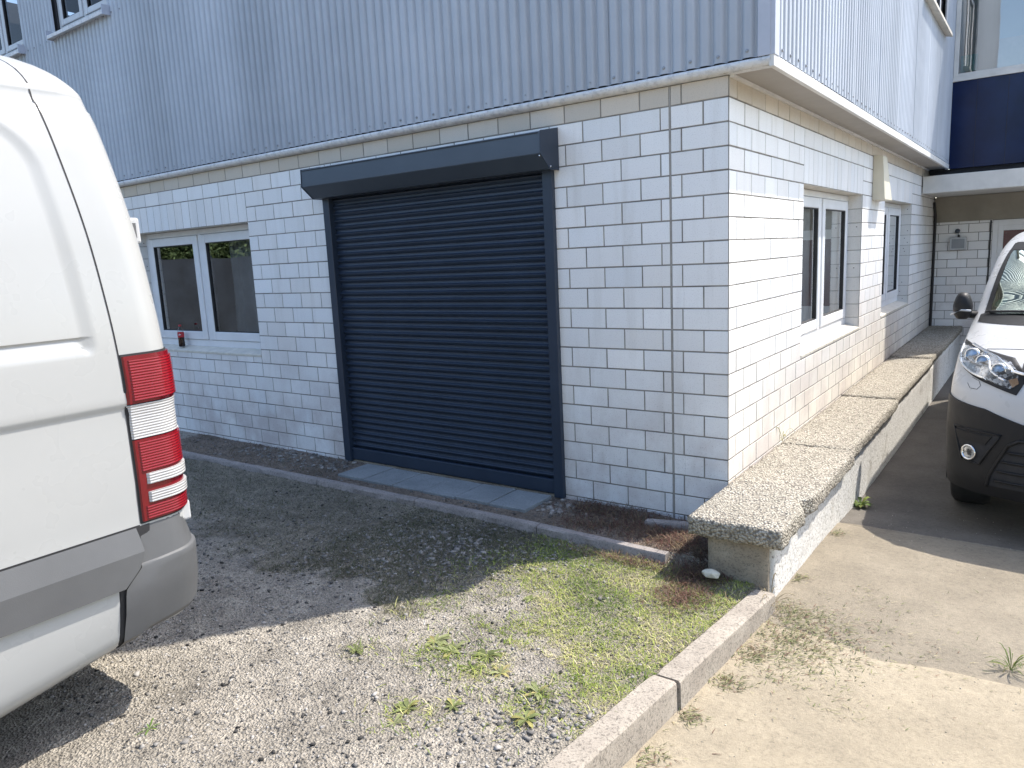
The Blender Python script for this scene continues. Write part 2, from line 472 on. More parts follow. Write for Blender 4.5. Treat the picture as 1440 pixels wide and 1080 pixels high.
def make_window(parent, B, u0, u1, z0, z1, d, casements=2, ft=.05, sash=.08, label=None, gm='glass', fm='pvc'):
    """pvc window as frame, sashes and panes; d = depth of its outer face"""
    f = MB(); f.T = B
    f.box((u0, d, z0), (u0+ft, d+.07, z1)); f.box((u1-ft, d, z0), (u1, d+.07, z1))
    f.box((u0+ft, d+.001, z0), (u1-ft, d+.069, z0+ft+.015)); f.box((u0+ft, d+.001, z1-ft), (u1-ft, d+.069, z1))
    w = (u1-u0)/casements
    for i in range(1, casements):
        f.box((u0+i*w-.022, d+.0015, z0+ft+.015), (u0+i*w+.022, d+.0685, z1-ft))
    wo = f.build('window', M[fm], parent, bevel=.004)
    if label: wo['label'] = label
    s = MB(); s.T = B; g = MB(); g.T = B; k = MB(); k.T = B
    for i in range(casements):
        a = u0+ft if i == 0 else u0+i*w+.022; b = u1-ft if i == casements-1 else u0+(i+1)*w-.022
        c = z0+ft+.015; e = z1-ft; q = .004; h = d-.012
        a += q; b -= q; c += q; e -= q
        s.box((a, h, c), (a+sash, d+.05, e)); s.box((b-sash, h, c), (b, d+.05, e))
        s.box((a+sash, h+.001, c), (b-sash, d+.049, c+sash)); s.box((a+sash, h+.001, e-sash), (b-sash, d+.049, e))
        A, Bb, Cc, E = a+sash, b-sash, c+sash, e-sash; t = .007
        for bx in (((A, h+.008, Cc), (A+t, d+.03, E)), ((Bb-t, h+.008, Cc), (Bb, d+.03, E)), ((A+t, h+.008, Cc), (Bb-t, d+.03, Cc+t)), ((A+t, h+.008, E-t), (Bb-t, d+.03, E))):
            k.box(*bx)
        g.add([(A+t, d+.012, Cc+t), (Bb-t, d+.012, Cc+t), (Bb-t, d+.012, E-t), (A+t, d+.012, E-t)], [(3,2,1,0) if (B(1,0,0)[0]-B(0,0,0)[0]) < 0 else (0,1,2,3)])
    s.build('sash', M[fm], wo, bevel=.006); k.build('gasket', M['gasket'], wo)
    g.build('pane', M[gm], wo, fix=False)
    return wo

BF = lambda u, d, z: (-u, d, z)            # front wall, u runs left from the corner
BS = lambda u, d, z: (-d, u, z)            # side wall, u runs away from the corner
bld = empty('commercial_building', (0, 0, 0), 'white tiled workshop building with light blue corrugated upper storey and dark roller door', 'building')

WF = (4.268, 6.19, .86, course(3))         # front window opening
DOOR = (1.13, 3.215, -.3, 2.3)             # roller door opening
W1 = (1.5, 3.5, .815, course(3)); W2 = (4.625, 6.45, .815, course(3))
tile_wall('front_tile_wall', BF, bld, 0, 14.0, range(-1, 22), .018, 1, [WF, DOOR], exps=(.336,),
          soldiers=[(4.268, 6.268, course(3), course(1), .125)], seed=3)
tile_wall('side_tile_wall', BS, bld, 0, 8.6, range(-1, 22), 0, 0, [W1, W2],
          soldiers=[(1.5, 3.5, course(3), course(1), .125), (4.625, 6.45, course(3), course(1), .125)], seed=5, warm=lambda r: sstep(8, 17, r))
ej = MB(); ej.box((-.336-.0042, .0008, -.2), (-.336+.0042, .006, 2.505)); ej.build('expansion_joint', simple('joint_sealant', (.33, .31, .28), .8, var=.2, scale=20), bld)
cs = MB(); cs.box((-.006, .0026, -.3), (-.0045, .006, 2.508)); cs.build('corner_joint', M['mortar'], bld)
reveal_tiles('window_reveal', BF, bld, WF[1], WF[2], WF[3], .13, -1)
reveal_tiles('window_reveal', BF, bld, WF[0], WF[2], WF[3], .13, 1)
for W in (W1, W2):
    reveal_tiles('window_reveal', BS, bld, W[0], W[2], W[3], .13, 1)
    reveal_tiles('window_reveal', BS, bld, W[1], W[2], W[3], .13, -1)
for B, W in ((BF, WF), (BS, W1), (BS, W2)):
    hd = MB(); hd.T = B; hd.box((W[0], .004, W[3]-.002), (W[1], .26, W[3]+.02)); hd.build('lintel', M['beige'], bld)
wf = make_window(bld, BF, WF[0]+.003, WF[1]-.003, WF[2]+.03, WF[3]-.004, .12, label='white two-casement window left of the roller door')
w1 = make_window(bld, BS, W1[0]+.003, W1[1]-.003, W1[2]+.03, W1[3]-.004, .12, label='sunlit two-casement side window nearer the corner', gm='glass3')
w2 = make_window(bld, BS, W2[0]+.003, W2[1]-.003, W2[2]+.03, W2[3]-.004, .12, label='half shaded side window beyond the cream hood', gm='glass3')
def sill(B, W, wo):
    s = MB(); s.T = B
    n = round((W[1]-W[0])/.25); w = (W[1]-W[0])/n
    for i in range(n):
        a, b = W[0]+i*w+.002, W[0]+(i+1)*w-.002
        s.prism([(a, -.004, W[2]+.002), (a, .121, W[2]+.034), (a, .121, W[2]-.02), (a, -.004, W[2]-.02)], (b-a, 0, 0))
    return s.build('sill', M['sillstone'], wo, bevel=.003)
sill(BF, WF, wf); sill(BS, W1, w1); sill(BS, W2, w2)
rm = MB()
rm.box((-7.0, .27, .2), (-.27, .9, .21)); rm.box((-13.9, .27, -.25), (-.27, 8.5, -.2)); rm.box((-13.9, 5.0, -.2), (-.27, 5.05, 2.5)); rm.box((-3.3, .3, -.2), (-3.25, 5, 2.5)); rm.box((-2.2, .3, -.2), (-2.15, 8.5, 2.5)); rm.box((-13.9, .27, 2.45), (-.27, 8.5, 2.5)); rm.box((-8.0, .3, -.2), (-7.95, 5, 2.5)); rm.box((-2.1, 4.0, -.2), (-.27, 4.05, 2.45)); rm.box((-2.1, 8.45, -.2), (-.27, 8.5, 2.45))
rm.build('interior', M['dark'], bld)
# pale sheets added to lighten the side panes, plastic sheet in the front one
M['brightener'] = simple('pale_pane_brightener', (.82, .84, .83), .8)
for a, b, wo in ((1.56, 3.44, w1), (4.7, 6.4, w2)):
    bl = MB(); bl.T = BS; bl.grid([[(a+(b-a)*i/60, .182+.004*math.sin(i*1.1+j*.1)+.003*math.sin(i*.43), .88+1.1*j/4) for i in range(61)] for j in range(5)]); bl.build('pane_brightener', M['brightener'], wo, smooth=True, fix=False)
ct = MB()
rows = []
for j in range(9):
    z = .9+1.1*j/8
    rows.append([(-5.1+i*.02, .33+.018*math.sin(i*.9+j*.25)+.012*math.sin(i*.37+2), z) for i in range(40)])
ct.grid(rows).build('curtain', simple('thin_grey_curtain', (.42, .45, .50), .7), bld, smooth=True, fix=False)

# roller door
rd_ = MB()
rd_.box((-3.235, -.03, 0.02), (-3.165, .03, 2.16)); rd_.box((-1.175, -.03, 0.02), (-1.105, .03, 2.16))
door = empty('roller_door', (0, 0, 0), parent=bld)
for a, b in ((-3.237, -3.165), (-1.177, -1.103)):
    g = MB(); g.box((a, -.032, .02), (b, .03, 2.16)); g.build('guide_rail', M['anth'], door, bevel=.004)
prof = []; nsl = 42; z = .135; pitch = (2.30-.135)/nsl
for i in range(nsl):
    for q, dd in ((0, .0145), (.04, .0142), (.08, .0105), (.20, .0045), (.32, -.0005), (.42, -.0035), (.48, -.0038), (.54, -.001), (.61, .006), (.68, .0130), (.74, .0145), (.985, .0146)):
        prof.append((dd+.012, z+(i+q)*pitch))
cu = MB(); cu.grid([[(-3.167, d, zz) for d, zz in prof], [(-1.175, d, zz) for d, zz in prof]])
cu.build('door_curtain', M['anth'], door, smooth=True, sharp=45, fix=False)
bb = MB(); bb.box((-3.165, -.006, .035), (-1.177, .03, .132)); bb.build('bottom_bar', M['anth'], door, bevel=.004)
sb = MB()
sec = [(-.003, 2.382), (-.168, 2.352), (-.2, 2.346), (-.205, 2.218), (-.105, 2.135), (-.003, 2.135)]
sb.prism([(-3.25, y, z) for y, z in sec], (3.25-1.07, 0, 0))
bx = sb.build('shutter_box', M['anthbox'], door, bevel=.004)
for xx, dx in ((-3.252, -.004), (-1.068, .004)):
    ec = MB(); ec.prism([(xx, y*1.02, 2.25+(z-2.25)*1.03) for y, z in sec], (dx, 0, 0)); ec.build('end_cap', M['anth'], bx, bevel=.001)
sl_ = MB(); sl_.box((-3.24, -.2045, 2.335), (-1.08, -.2, 2.339)); sl_.build('box_seam', M['seam'], bx)
rv = MB(); rv.lathe([(0, .003), (.004, .002), (.005, 0)], (-1.075, -.203, 2.205), (0, -1, 0), 8); rv.build('rivet', M['chrome'], bx); rv = MB(); rv.lathe([(0, .003), (.005, .002), (.006, 0)], (-1.064, -.1, 2.15), (1, 0, 0), 8); rv.build('rivet', M['chrome'], bx)
th = MB(); th.box((-3.23, .0, -.1), (-1.11, .25, .028)); th.build('threshold', M['basec'], door)

# upper storey
OV = .225; YF = -.03
PIT = .076
def corr(name, B, parent, pieces, z_seed=0):
    mb = MB(); mb.T = B
    for (u0, u1, z0, z1) in pieces:
        u = u0
        while u < u1 - 1e-4:
            k = math.floor(u/(.912)+1e-6); ue = min(u1, (k+1)*.912)
            n = max(2, int(round((ue-u)/PIT*16)))
            off = -.0038*(k % 2)
            pts = [(u+(ue+.012-u)*i/n if ue < u1 else u+(ue-u)*i/n) for i in range(n+1)]
            f = lambda q: .023*(.5+.5*math.cos(2*math.pi*q/PIT))**3.4+off-.009
            zz = [z0, (z0+z1)/2, z1]
            mb.grid([[(q, f(q), z) for q in pts] for z in zz])
            u = ue
    return mb.build(name, M['clad'], parent, smooth=True, fix=False)
BUF = lambda u, d, z: (OV-u, YF+d-.012, z)
BUS = lambda u, d, z: (OV-d+.012, u+YF, z)
TOPZ = 6.6; CZ = 2.562
def hole(u0, u1, z0, z1, holes):
    out = []; us = sorted({u0, u1} | {q for h in holes for q in h[:2]})
    for a, b in zip(us, us[1:]):
        zz = [(h[2], h[3]) for h in holes if h[0] < (a+b)/2 < h[1]]
        c = z0
        for p, q in sorted(zz): out.append((a, b, c, p)); c = q
        out.append((a, b, c, z1))
    return out
UW = [(6.26, 7.38, 4.13, 5.45), (8.12, 9.30, 4.13, 5.45)]   # u measured from the overhanging corner
c1 = corr('front_cladding', BUF, bld, hole(.055, 14.2, CZ, TOPZ, UW))
c2 = corr('side_cladding', BUS, bld, hole(.05, 7.74, CZ, TOPZ, [(4.9, 6.72, 4.0, 5.3)]))
sm = MB(); sm.lathe([(.0095, 0), (.0095, .002), (.006, .003), (.006, .007), (0, .0075)], (0, 0, 0), (0, 0, 1), 8)
M['screw'] = simple('screw_metal', (.30, .31, .33), .4, .6)
sproto = None; spots = []
for B, un in ((BUF, 14.1), (BUS, 7.6)):
    u = PIT*.5+PIT
    while u < un:
        for z in ((CZ+.035,) if B is BUS else (CZ+.035, 4.09)):
            if z > 3 and not (5.9 < u < 8.3): continue
            spots.append((Vector(B(u, -.0095, z+random.uniform(-.004, .004))), (0, -1, 0) if B is BUF else (1, 0, 0), B))
        u += PIT*2
camp = Vector((1.43, -4.03, 1.62)); spots.sort(key=lambda q: (q[0]-camp).length)
rest = MB()
for i, (p, ax, B) in enumerate(spots):
    if i < 96:
        o = sm.build('screw', M['screw'], c1 if B is BUF else c2) if sproto is None else sproto.copy()
        if sproto is None: sproto = o
        else: COL.objects.link(o); o.parent = c1 if B is BUF else c2
        o.location = p; o.rotation_euler = Vector(ax).to_track_quat('Z', 'Y').to_euler()
    else: rest.lathe([(.0095, 0), (.0095, .002), (.006, .003), (.006, .007), (0, .0075)], p, ax, 6)
tag(rest.build('far_screws', M['screw'], c1), kind='stuff')
fl = MB(); fl.box((OV-.06, YF-.026, CZ-.006), (OV+.004, YF-.022, TOPZ)); fl.box((OV-.0, YF-.022, CZ-.006), (OV+.026, YF+.055, TOPZ))
fl.build('corner_flashing', M['flash'], bld, bevel=.003)
lp = MB(); rows = []
for i in range(281):
    x = OV+.002-i*.05; n = noise.noise((x*9, 0, 1))*.006; n2 = noise.noise((x*14, 3, 1))*.004
    rows.append([(x, YF-.002, 2.556), (x, YF-.022+n2, 2.553), (x, YF-.026+n2, 2.537+n), (x, YF-.012+n2, 2.514+n), (x, .02, 2.508)])
lp.grid(rows); lp.build('drip_lip', M['lip'], bld, smooth=True, fix=False)
fa = MB(); fa.box((OV-.004, YF-.02, 2.500), (OV+.022, 7.74, 2.558)); fa.build('side_fascia', M['fascia'], bld, bevel=.004)
sf = MB(); sf.box((-.02, YF+.0, 2.512), (OV-.005, 7.74, 2.54)); sf.build('soffit', M['soffit'], bld)
st_ = MB(); st_.box((.001, .01, 2.496), (.022, 7.7, 2.511)); st_.build('soffit_trim', M['fascia'], bld)
rf = MB(); rf.box((-14, YF-.08, TOPZ), (OV+.08, 8.7, TOPZ+.12)); rf.build('roof', M['roof'], bld)
bk = MB(); bk.box((-13.9, .10, 2.56), (-.02, .12, TOPZ)); 
bw = MB()
for a, b, c, d in hole(.06, 14.2, CZ, TOPZ, UW): bw.box((OV-b, YF+.03, c), (OV-a, YF+.05, d))
for a, b, c, d in hole(.06, 7.7, CZ, TOPZ, [(4.9, 6.72, 4.0, 5.3)]): bw.box((OV-.05, a+YF, c), (OV-.03, b+YF, d))
bw.box((-14.2, 8.6, -.3), (0, 8.65, TOPZ)); bw.box((-14.25, 0, -.3), (-14.2, 8.6, TOPZ)); bw.box((-14, .1, 2.542), (OV-.06, 8.6, 2.548))
bw.build('backing_wall', M['dark'], bld)
for (a, b, c, d) in UW:
    u = make_window(bld, BUF, a+.01, b-.01, c+.01, d-.01, .055, sash=.055, gm='glass2', fm='greyframe')
    s = MB(); s.T = BUF
    s.prism([(a-.03, -.075, c-.055), (a-.03, -.075, c-.02), (a-.03, .06, c+.008), (a-.03, .06, c-.02)], (b-a+.06, 0, 0)); s.build('sill', M['lip'], u, bevel=.003)
    for q in (a-.032, b+.022):
        e = MB(); e.T = BUF; e.box((q, -.08, c-.06), (q+.012, .03, c+.03)); e.build('sill_end', M['flash'], u)
uw = make_window(bld, BUS, 4.91, 6.71, 4.01, 5.29, .055, sash=.055)
s = MB(); s.T = BUS; s.prism([(4.88, -.085, 3.945), (4.88, -.085, 3.98), (4.88, .06, 4.008), (4.88, .06, 3.98)], (1.86, 0, 0)); s.build('sill', M['sillstone'], uw, bevel=.003)
rmu = MB(); rmu.box((-9.6, 2.5, 2.6), (-.2, 2.55, TOPZ)); rmu.box((-1.2, 2.6, 2.6), (-1.15, 8.5, TOPZ)); rmu.build('interior', simple('pale_interior', (.32, .36, .42), .9), bld)

# cream sheet-metal hood on the side wall
hv = MB(); hx, hxt = .114, .088
v = [(0.001, 3.93, 1.99), (hx, 3.93, 1.99), (hx, 4.315, 1.99), (.001, 4.315, 1.99), (.001, 3.93, 2.408), (hxt, 3.93, 2.395), (hxt, 4.12, 2.395), (.001, 4.12, 2.408)]
hv.add(v, [(0,3,2,1),(4,5,6,7),(0,1,5,4),(1,2,6,5),(2,3,7,6),(3,0,4,7)])
tag(hv.build('vent_hood', M['hood'], None, bevel=.005), 'cream tapered sheet-metal hood fixed on the side wall between the two windows', 'vent hood')

# ------------------------------------------------------------------ annex behind
anx = empty('annex_building', (0, 7.75, 0), 'blue panelled building at the end of the driveway with white canopy over its door', 'building')
def inann(o): 
    o.parent = anx; o.matrix_parent_inverse = Matrix.Translation(-Vector((0, 7.75, 0))); return o
BA = lambda u, d, z: (u, 8.6+d, z)
AR = 2.06
w = tile_wall('back_tile_wall', BA, None, 0.008, AR, range(4, 22), .07, 0, [(.735, 1.72, -.3, 1.83)], topz=1.82, seed=9); inann(w)
bp = MB(); bp.box((.24, 7.75, 2.50), (AR, 7.79, 3.60)); inann(bp.build('blue_panel', M['blue'], None, bevel=.003))
for px in (.52, .86, 1.45):
    pj_ = MB(); pj_.box((px, 7.7485, 2.5), (px+.004, 7.7495, 3.6)); inann(pj_.build('panel_joint', M['seam'], None))
gs = MB(); gs.box((.198, 7.715, 2.5), (.24, 7.80, TOPZ)); inann(gs.build('edge_profile', M['alu'], None, bevel=.003))
BB = lambda u, d, z: (u, 7.75+d, z)
fr = MB(); fr.T = BB
for a in (((.24, -.012, 3.603), (AR, .06, 3.66)), ((.243, .0, 3.66), (.295, .06, 4.95)), ((AR-.06, .0, 3.66), (AR, .06, 4.95)), ((.295, .002, 3.66), (AR-.06, .058, 3.70)), ((.295, .001, 4.9), (AR-.06, .059, 4.95)), ((1.13, .003, 3.70), (1.18, .057, 4.9))): fr.box(*a)
awin = inann(fr.build('window', M['canopy'], None, bevel=.004))
g = MB(); g.T = BB; g.add([(.295, .03, 3.70), (1.13, .03, 3.70), (1.13, .03, 4.9), (.295, .03, 4.9)], [(0,1,2,3)]); g.add([(1.18, .03, 3.70), (AR-.06, .03, 3.70), (AR-.06, .03, 4.9), (1.18, .03, 4.9)], [(0,1,2,3)])
p = g.build('pane', M['glass'], awin, fix=False)
sc_ = MB(); sc_.T = BB; sc_.add([(.27, .12, 3.62), (AR, .12, 3.62), (AR, .12, 4.95), (.27, .12, 4.63)], [(0,1,2,3)]); inann(sc_.build('window_screen', simple('pale_window_screen', (.46, .50, .53), .7, var=.06, scale=2), None, fix=False))
it = MB(); it.T = BB; it.box((.72, .075, 3.7), (1.1, .085, 4.06)); inann(it.build('carton', simple('pinkish_card', (.55, .48, .45), .7), None))
it = MB(); it.T = BB; it.box((.31, .07, 3.72), (.50, .09, 3.93)); inann(it.build('cyan_bag', simple('cyan_bag', (.25, .50, .54), .5), None, bevel=.01))
ab = MB(); ab.box((.2, 7.76, 4.95), (AR, 8.0, 5.95)); inann(ab.build('upper_wall', M['canopy'], None)); ab = MB(); ab.box((.014, 7.8, 2.397), (AR, 7.95, 2.498)); inann(ab.build('dark_gap_fill', M['seam'], None))  # dark block added to fill the bright gap above the canopy with shade
sd = MB(); sd.box((AR, 7.76, -.3), (AR+.08, 16, 5.95)); sd.box((.2, 8.3, 2.5), (AR, 8.35, 5.9)); sd.box((.2, 7.76, 5.9), (AR, 16, 5.95)); sd.box((.0, 15.95, -.3), (AR, 16, 5.95)); sd.box((.008, 8.75, -.3), (AR, 8.8, 2.5)); inann(sd.build('outer_wall', M['render'], None))
cn = MB(); cn.box((.012, 7.2, 2.175), (AR+.2, 8.6, 2.395)); inann(cn.build('canopy', M['canopy'], None, bevel=.008))
lb = MB(); lb.box((.010, 8.56, 1.815), (AR, 8.62, 2.17)); inann(lb.build('lintel_beam', M['render'], None))
dr = MB(); dr.T = BA
for a in (((.735, .0, -.25), (.80, .08, 1.81)), ((1.655, .0, -.25), (1.72, .08, 1.81)), ((.80, .001, 1.73), (1.655, .079, 1.81)), ((.80, .02, -.25), (.865, .06, 1.73)), ((1.59, .02, -.25), (1.655, .06, 1.73)), ((.865, .021, 1.66), (1.59, .059, 1.73)), ((.865, .021, -.25), (1.59, .059, .6))): dr.box(*a)
dd = inann(dr.build('entrance_door', M['pvc'], None, bevel=.004))
g = MB(); g.T = BA; g.box((.865, .035, .6), (1.59, .045, 1.66)); g.build('pane', simple('dark_red_pane', (.10, .025, .03), .25), dd)
pp = MB(); pp.tube([(.03, 8.52, -.2), (.03, 8.52, 1.9), (.02, 8.40, 2.1)], .017, 10); inann(pp.build('dark_gap_tube', M['gasket'], None, smooth=True))  # dark tube added in place of the dark gap at the corner
ju = MB(); ju.box((.70, 8.592, -.2), (.722, 8.598, 1.81)); inann(ju.build('door_joint', M['gasket'], None))
fo = empty('floodlight', (.33, 8.55, 1.5), 'grey square floodlight on the tiled wall beside the entrance door', 'floodlight')
q = MB(); q.box((-.105, -.05, -.085), (.105, .0, .095)); q.build('housing', M['alu'], fo, bevel=.01)
q = MB(); q.box((-.08, -.054, -.062), (.08, -.049, .07)); q.build('lamp_glass', simple('frosted_glass', (.23, .25, .27), .3), fo)
q = MB(); q.box((-.012, -.02, .095), (.012, .04, .13)); q.build('bracket', M['gasket'], fo)
q = MB(); q.lathe([(0, .05), (.02, .045), (.03, .03), (.032, 0)], (.31, 8.60, 1.685), (0, -1, -.2), 14)
tag(q.build('motion_sensor', M['anthbox'], None, smooth=True), 'small dark round sensor fixed above the floodlight', 'sensor')

# ------------------------------------------------------------------ ground
def drive_z(x, y):
    return lerp_tab([(-8, -.02), (-2.1, -.05), (-1.67, -.072), (-.6, -.107), (.5, -.14), (1.5, -.215), (3, -.235), (9, -.24)], y)
KX = lambda y: .455 + .045*(y+.7)          # outer top edge of the big kerb
def kerb_top(y): return -.008 + .066*(-.72-y)
def yard_z(x, y):
    a = .0 + .066*(-.72-max(min(y, -.72), -2.6)) - .028
    b = .02 - .028*sstep(-1.3, -.62, y)
    w = sstep(-1.6, -.1, x)
    z = a*w + b*(1-w)
    if y > -.60: z = z + (.014-z)*sstep(-.56, -.50, y)
    return z
gr = MB(); S = 90
gr.add([(-S, -S, -.5), (S, -S, -.5), (S, S, -.5), (-S, S, -.5)], [(0,1,2,3)], (1, 1, 1))
tag(gr.build('ground', M['yard'], None, fix=False), kind='structure')
def field(name, x0, x1, y0, y1, st, zf, colf, mat, keep=None):
    nx = int(round((x1-x0)/st))+1; ny = int(round((y1-y0)/st))+1
    xs = np.linspace(x0, x1, nx); ys = np.linspace(y0, y1, ny)
    V = np.zeros((ny, nx, 3))
    for j, y in enumerate(ys):
        for i, x in enumerate(xs): V[j, i] = (x, y, zf(x, y))
    idx = np.arange(nx*ny).reshape(ny, nx)
    F = np.stack([idx[:-1, :-1], idx[:-1, 1:], idx[1:, 1:], idx[1:, :-1]], -1).reshape(-1, 4)
    cx = V.reshape(-1, 3)[F].mean(1)
    if keep is not None:
        m = np.array([keep(p[0], p[1]) for p in cx]); F = F[m]; cx = cx[m]
    C = np.array([colf(p[0], p[1]) for p in cx])
    o = mesh_np(name, V.reshape(-1, 3), F, mat, None, C, smooth=True)
    return tag(o, kind='structure')
def fn(x, y, s, k=0): return noise.noise((x*s, y*s, k))
def yz(x, y):
    z = yard_z(x, y)
    near = 1 if (-4.5 < x < .5 and y > -3) else .6
    return z + .012*fn(x, y, 2.2) + near*(.006*fn(x, y, 11, 3) + .007*abs(fn(x, y, 27, 5)) + .005*fn(x, y, 62, 7))
def grass_d(x, y):
    """0..1 how grassy the yard is"""
    n = fn(x, y, 1.7, 11)*.28 + fn(x, y, 5, 2)*.32 + fn(x, y, 14, 4)*.25
    d = .61*x + .79*y + 1.64               # positive on the lawn side of the worn gravel
    a = sstep(-.16, .42, d+n) * sstep(.1, -.15, y+.50) * sstep(-1.75, -1.0, x+n*.8)
    b = .75*sstep(.28, .0, abs(y+1.0)-.55+n) * sstep(-.5, -1.0, x)     # thin shaded turf by the edging
    for cx, cy, r in ((-.45, -1.95, .2), (-.25, -2.0, .2), (-.28, -2.38, .14), (.05, -2.12, .16), (.0, -1.9, .2), (-.78, -2.13, .09)):
        a = max(a, .78*math.exp(-((x-cx)**2+(y-cy)**2)/(r*r))*sstep(-.25, .2, n+.1))
    return max(a, b)
def ycol(x, y):
    g = grass_d(x, y)
    base = Vector((1.10, 1.05, .96)); gc = Vector((.52, .48, .34))  # turf tint also lowered to deepen the building shadow
    # dark slate chips heap in the turf edge and greyer worn strip
    sl = sstep(.28, .0, math.hypot(x+1.05, (y+.95)*.9)-.25)
    c = base.lerp(gc, g*.6).lerp(Vector((.50, .48, .45)), sl*.85)
    if y > -.5: c = c.lerp(Vector((.62, .50, .42)), .8)
    pt = fn(x, y, 1.3, 31)*.5+fn(x, y, 4, 33)*.35
    c = c*(1+.28*pt)
    return tuple(c)
kx_in = lambda y: KX(y) - .06
yardk = lambda x, y: x < (kx_in(y) if y < -.62 else .2)
field('yard', -5.4, .5, -3.4, .02, .0125, yz, ycol, M['yard'], yardk)
def far_keep(x, y): return not (-5.4 < x < .5 and y > -3.4) and (x < kx_in(min(y, -.7)))
field('yard', -34, .44, -30, .1, .34, lambda x, y: yard_z(max(x, -3), max(y, -4)) + .004*fn(x, y, .7) + (0 if y < -3.3 else 0), lambda x, y: (1.08, 1.03, .96), M['yard'],
      lambda x, y: (x < -5.4+.2 or y < -3.4+.17))
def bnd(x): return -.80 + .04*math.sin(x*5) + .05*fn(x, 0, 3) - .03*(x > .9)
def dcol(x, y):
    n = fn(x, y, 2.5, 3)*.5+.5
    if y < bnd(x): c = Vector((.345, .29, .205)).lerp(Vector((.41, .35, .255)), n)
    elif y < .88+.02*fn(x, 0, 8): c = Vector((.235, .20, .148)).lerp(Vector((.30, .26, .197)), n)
    else: c = Vector((.12, .108, .092)).lerp(Vector((.17, .152, .13)), n)  # darker past the crack, the van's shade put into the tone
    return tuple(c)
def dz(x, y):
    z = drive_z(x, y) + .004*fn(x, y, 3) + .0025*abs(fn(x, y, 30, 2))
    b = bnd(x); z -= .010*math.exp(-((y-b)/.014)**2)
    if y < b: z += .006
    z -= .012*math.exp(-((y-.86-.02*fn(x, 0, 8))/.013)**2)
    return z
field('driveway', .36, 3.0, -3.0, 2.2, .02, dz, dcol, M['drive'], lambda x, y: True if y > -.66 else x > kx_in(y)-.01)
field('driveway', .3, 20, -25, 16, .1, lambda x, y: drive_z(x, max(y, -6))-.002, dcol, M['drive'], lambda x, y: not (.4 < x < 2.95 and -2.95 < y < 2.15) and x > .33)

# ------------------------------------------------------------------ ledge beside the wall
lw = empty('low_ledge_wall', (.2, -.6, -.1), 'low whitewashed wall capped with rough exposed-aggregate slab along the side wall', 'low wall')
def inlw(o): o.parent = lw; o.matrix_parent_inverse = Matrix.Translation(-Vector((.2, -.6, -.1))); return o
def rough_block(name, x0, x1, y0, y1, z0, z1, mat, st=.03, amp=.006, edge=0, seed=0, bite=None, sh=None):
    """box with a noisy surface and worn edges"""
    def axis(a, b):
        n = max(2, int(round((b-a)/st))); return [a+(b-a)*i/n for i in range(n+1)]
    X, Y, Z = axis(x0, x1), axis(y0, y1), axis(z0, z1)
    vid = {}; mb = MB()
    def V(i, j, k):
        key = (i, j, k)
        if key not in vid:
            p = Vector((X[i], Y[j], Z[k])); c = Vector(((x0+x1)/2, p.y, (z0+z1)/2))
            n = Vector((noise.noise(p*16+Vector((seed, 0, 0))), noise.noise(p*16+Vector((0, seed+5, 0))), noise.noise(p*16+Vector((0, 0, seed+9)))))
            n2 = noise.noise(p*45+Vector((seed, 1, 2)))
            p = p + n*amp + Vector((0, 0, n2*amp*.7))
            on = (i in (0, len(X)-1)) + (j in (0, len(Y)-1)) + (k in (0, len(Z)-1))
            if on >= 2 and edge:
                d = Vector((0, 0, 0))
                if i == 0: d.x += 1
                if i == len(X)-1: d.x -= 1
                if j == 0: d.y += 1
                if j == len(Y)-1: d.y -= 1
                if k == 0: d.z += 1
                if k == len(Z)-1: d.z -= 1
                p += d*edge*(.6+.9*abs(noise.noise(p*11)))
            if bite:
                for (bx, by, br) in bite:
                    dd = math.hypot(p.x-bx, p.y-by)
                    if dd < br:
                        q = (br-dd)/br
                        p.x -= .06*q; p.z -= .055*q*q
            if sh: p = sh(p)
            vid[key] = len(mb.v); mb.v.append(tuple(p))
        return vid[key]
    nx, ny, nz = len(X)-1, len(Y)-1, len(Z)-1
    for i in range(nx):
        for j in range(ny):
            for k in (0, nz): mb.f.append([V(i,j,k), V(i+1,j,k), V(i+1,j+1,k), V(i,j+1,k)]); mb.c.append(None)
    for i in range(nx):
        for k in range(nz):
            for j in (0, ny): mb.f.append([V(i,j,k), V(i+1,j,k), V(i+1,j,k+1), V(i,j,k+1)]); mb.c.append(None)
    for j in range(ny):
        for k in range(nz):
            for i in (0, nx): mb.f.append([V(i,j,k), V(i,j+1,k), V(i,j+1,k+1), V(i,j,k+1)]); mb.c.append(None)
    return mb.build(name, mat, None, smooth=True)
ledz = lambda y: .285 + .035*sstep(1, 8, y)
cuts = [(-.625, 1.0), (1.006, 2.80), (2.806, 5.2), (5.206, 8.58)]
for i, (a, b) in enumerate(cuts):
    xr = lambda y: .47 - .028*sstep(0, 5, y)
    o = rough_block('coping_slab', .004, xr((a+b)/2)+(.012 if i == 0 else 0), a, b, (.198 if i == 0 else .212)+ledz((a+b)/2)-.3, ledz((a+b)/2), M['aggr'], .02 if i < 2 else .04, .0075, .008, i*3,
                    bite=[(.50, -.13, .10)] if i == 0 else None)
    inlw(o)
inlw(rough_block('wall_face', .10, .42, -.545, 8.58, -.42, .205, M['plaster'], .045, .003, .004, 4))
inlw(rough_block('end_block', .10, .405, -.585, -.546, -.3, .205, M['basec'], .03, .004, .004, 8))

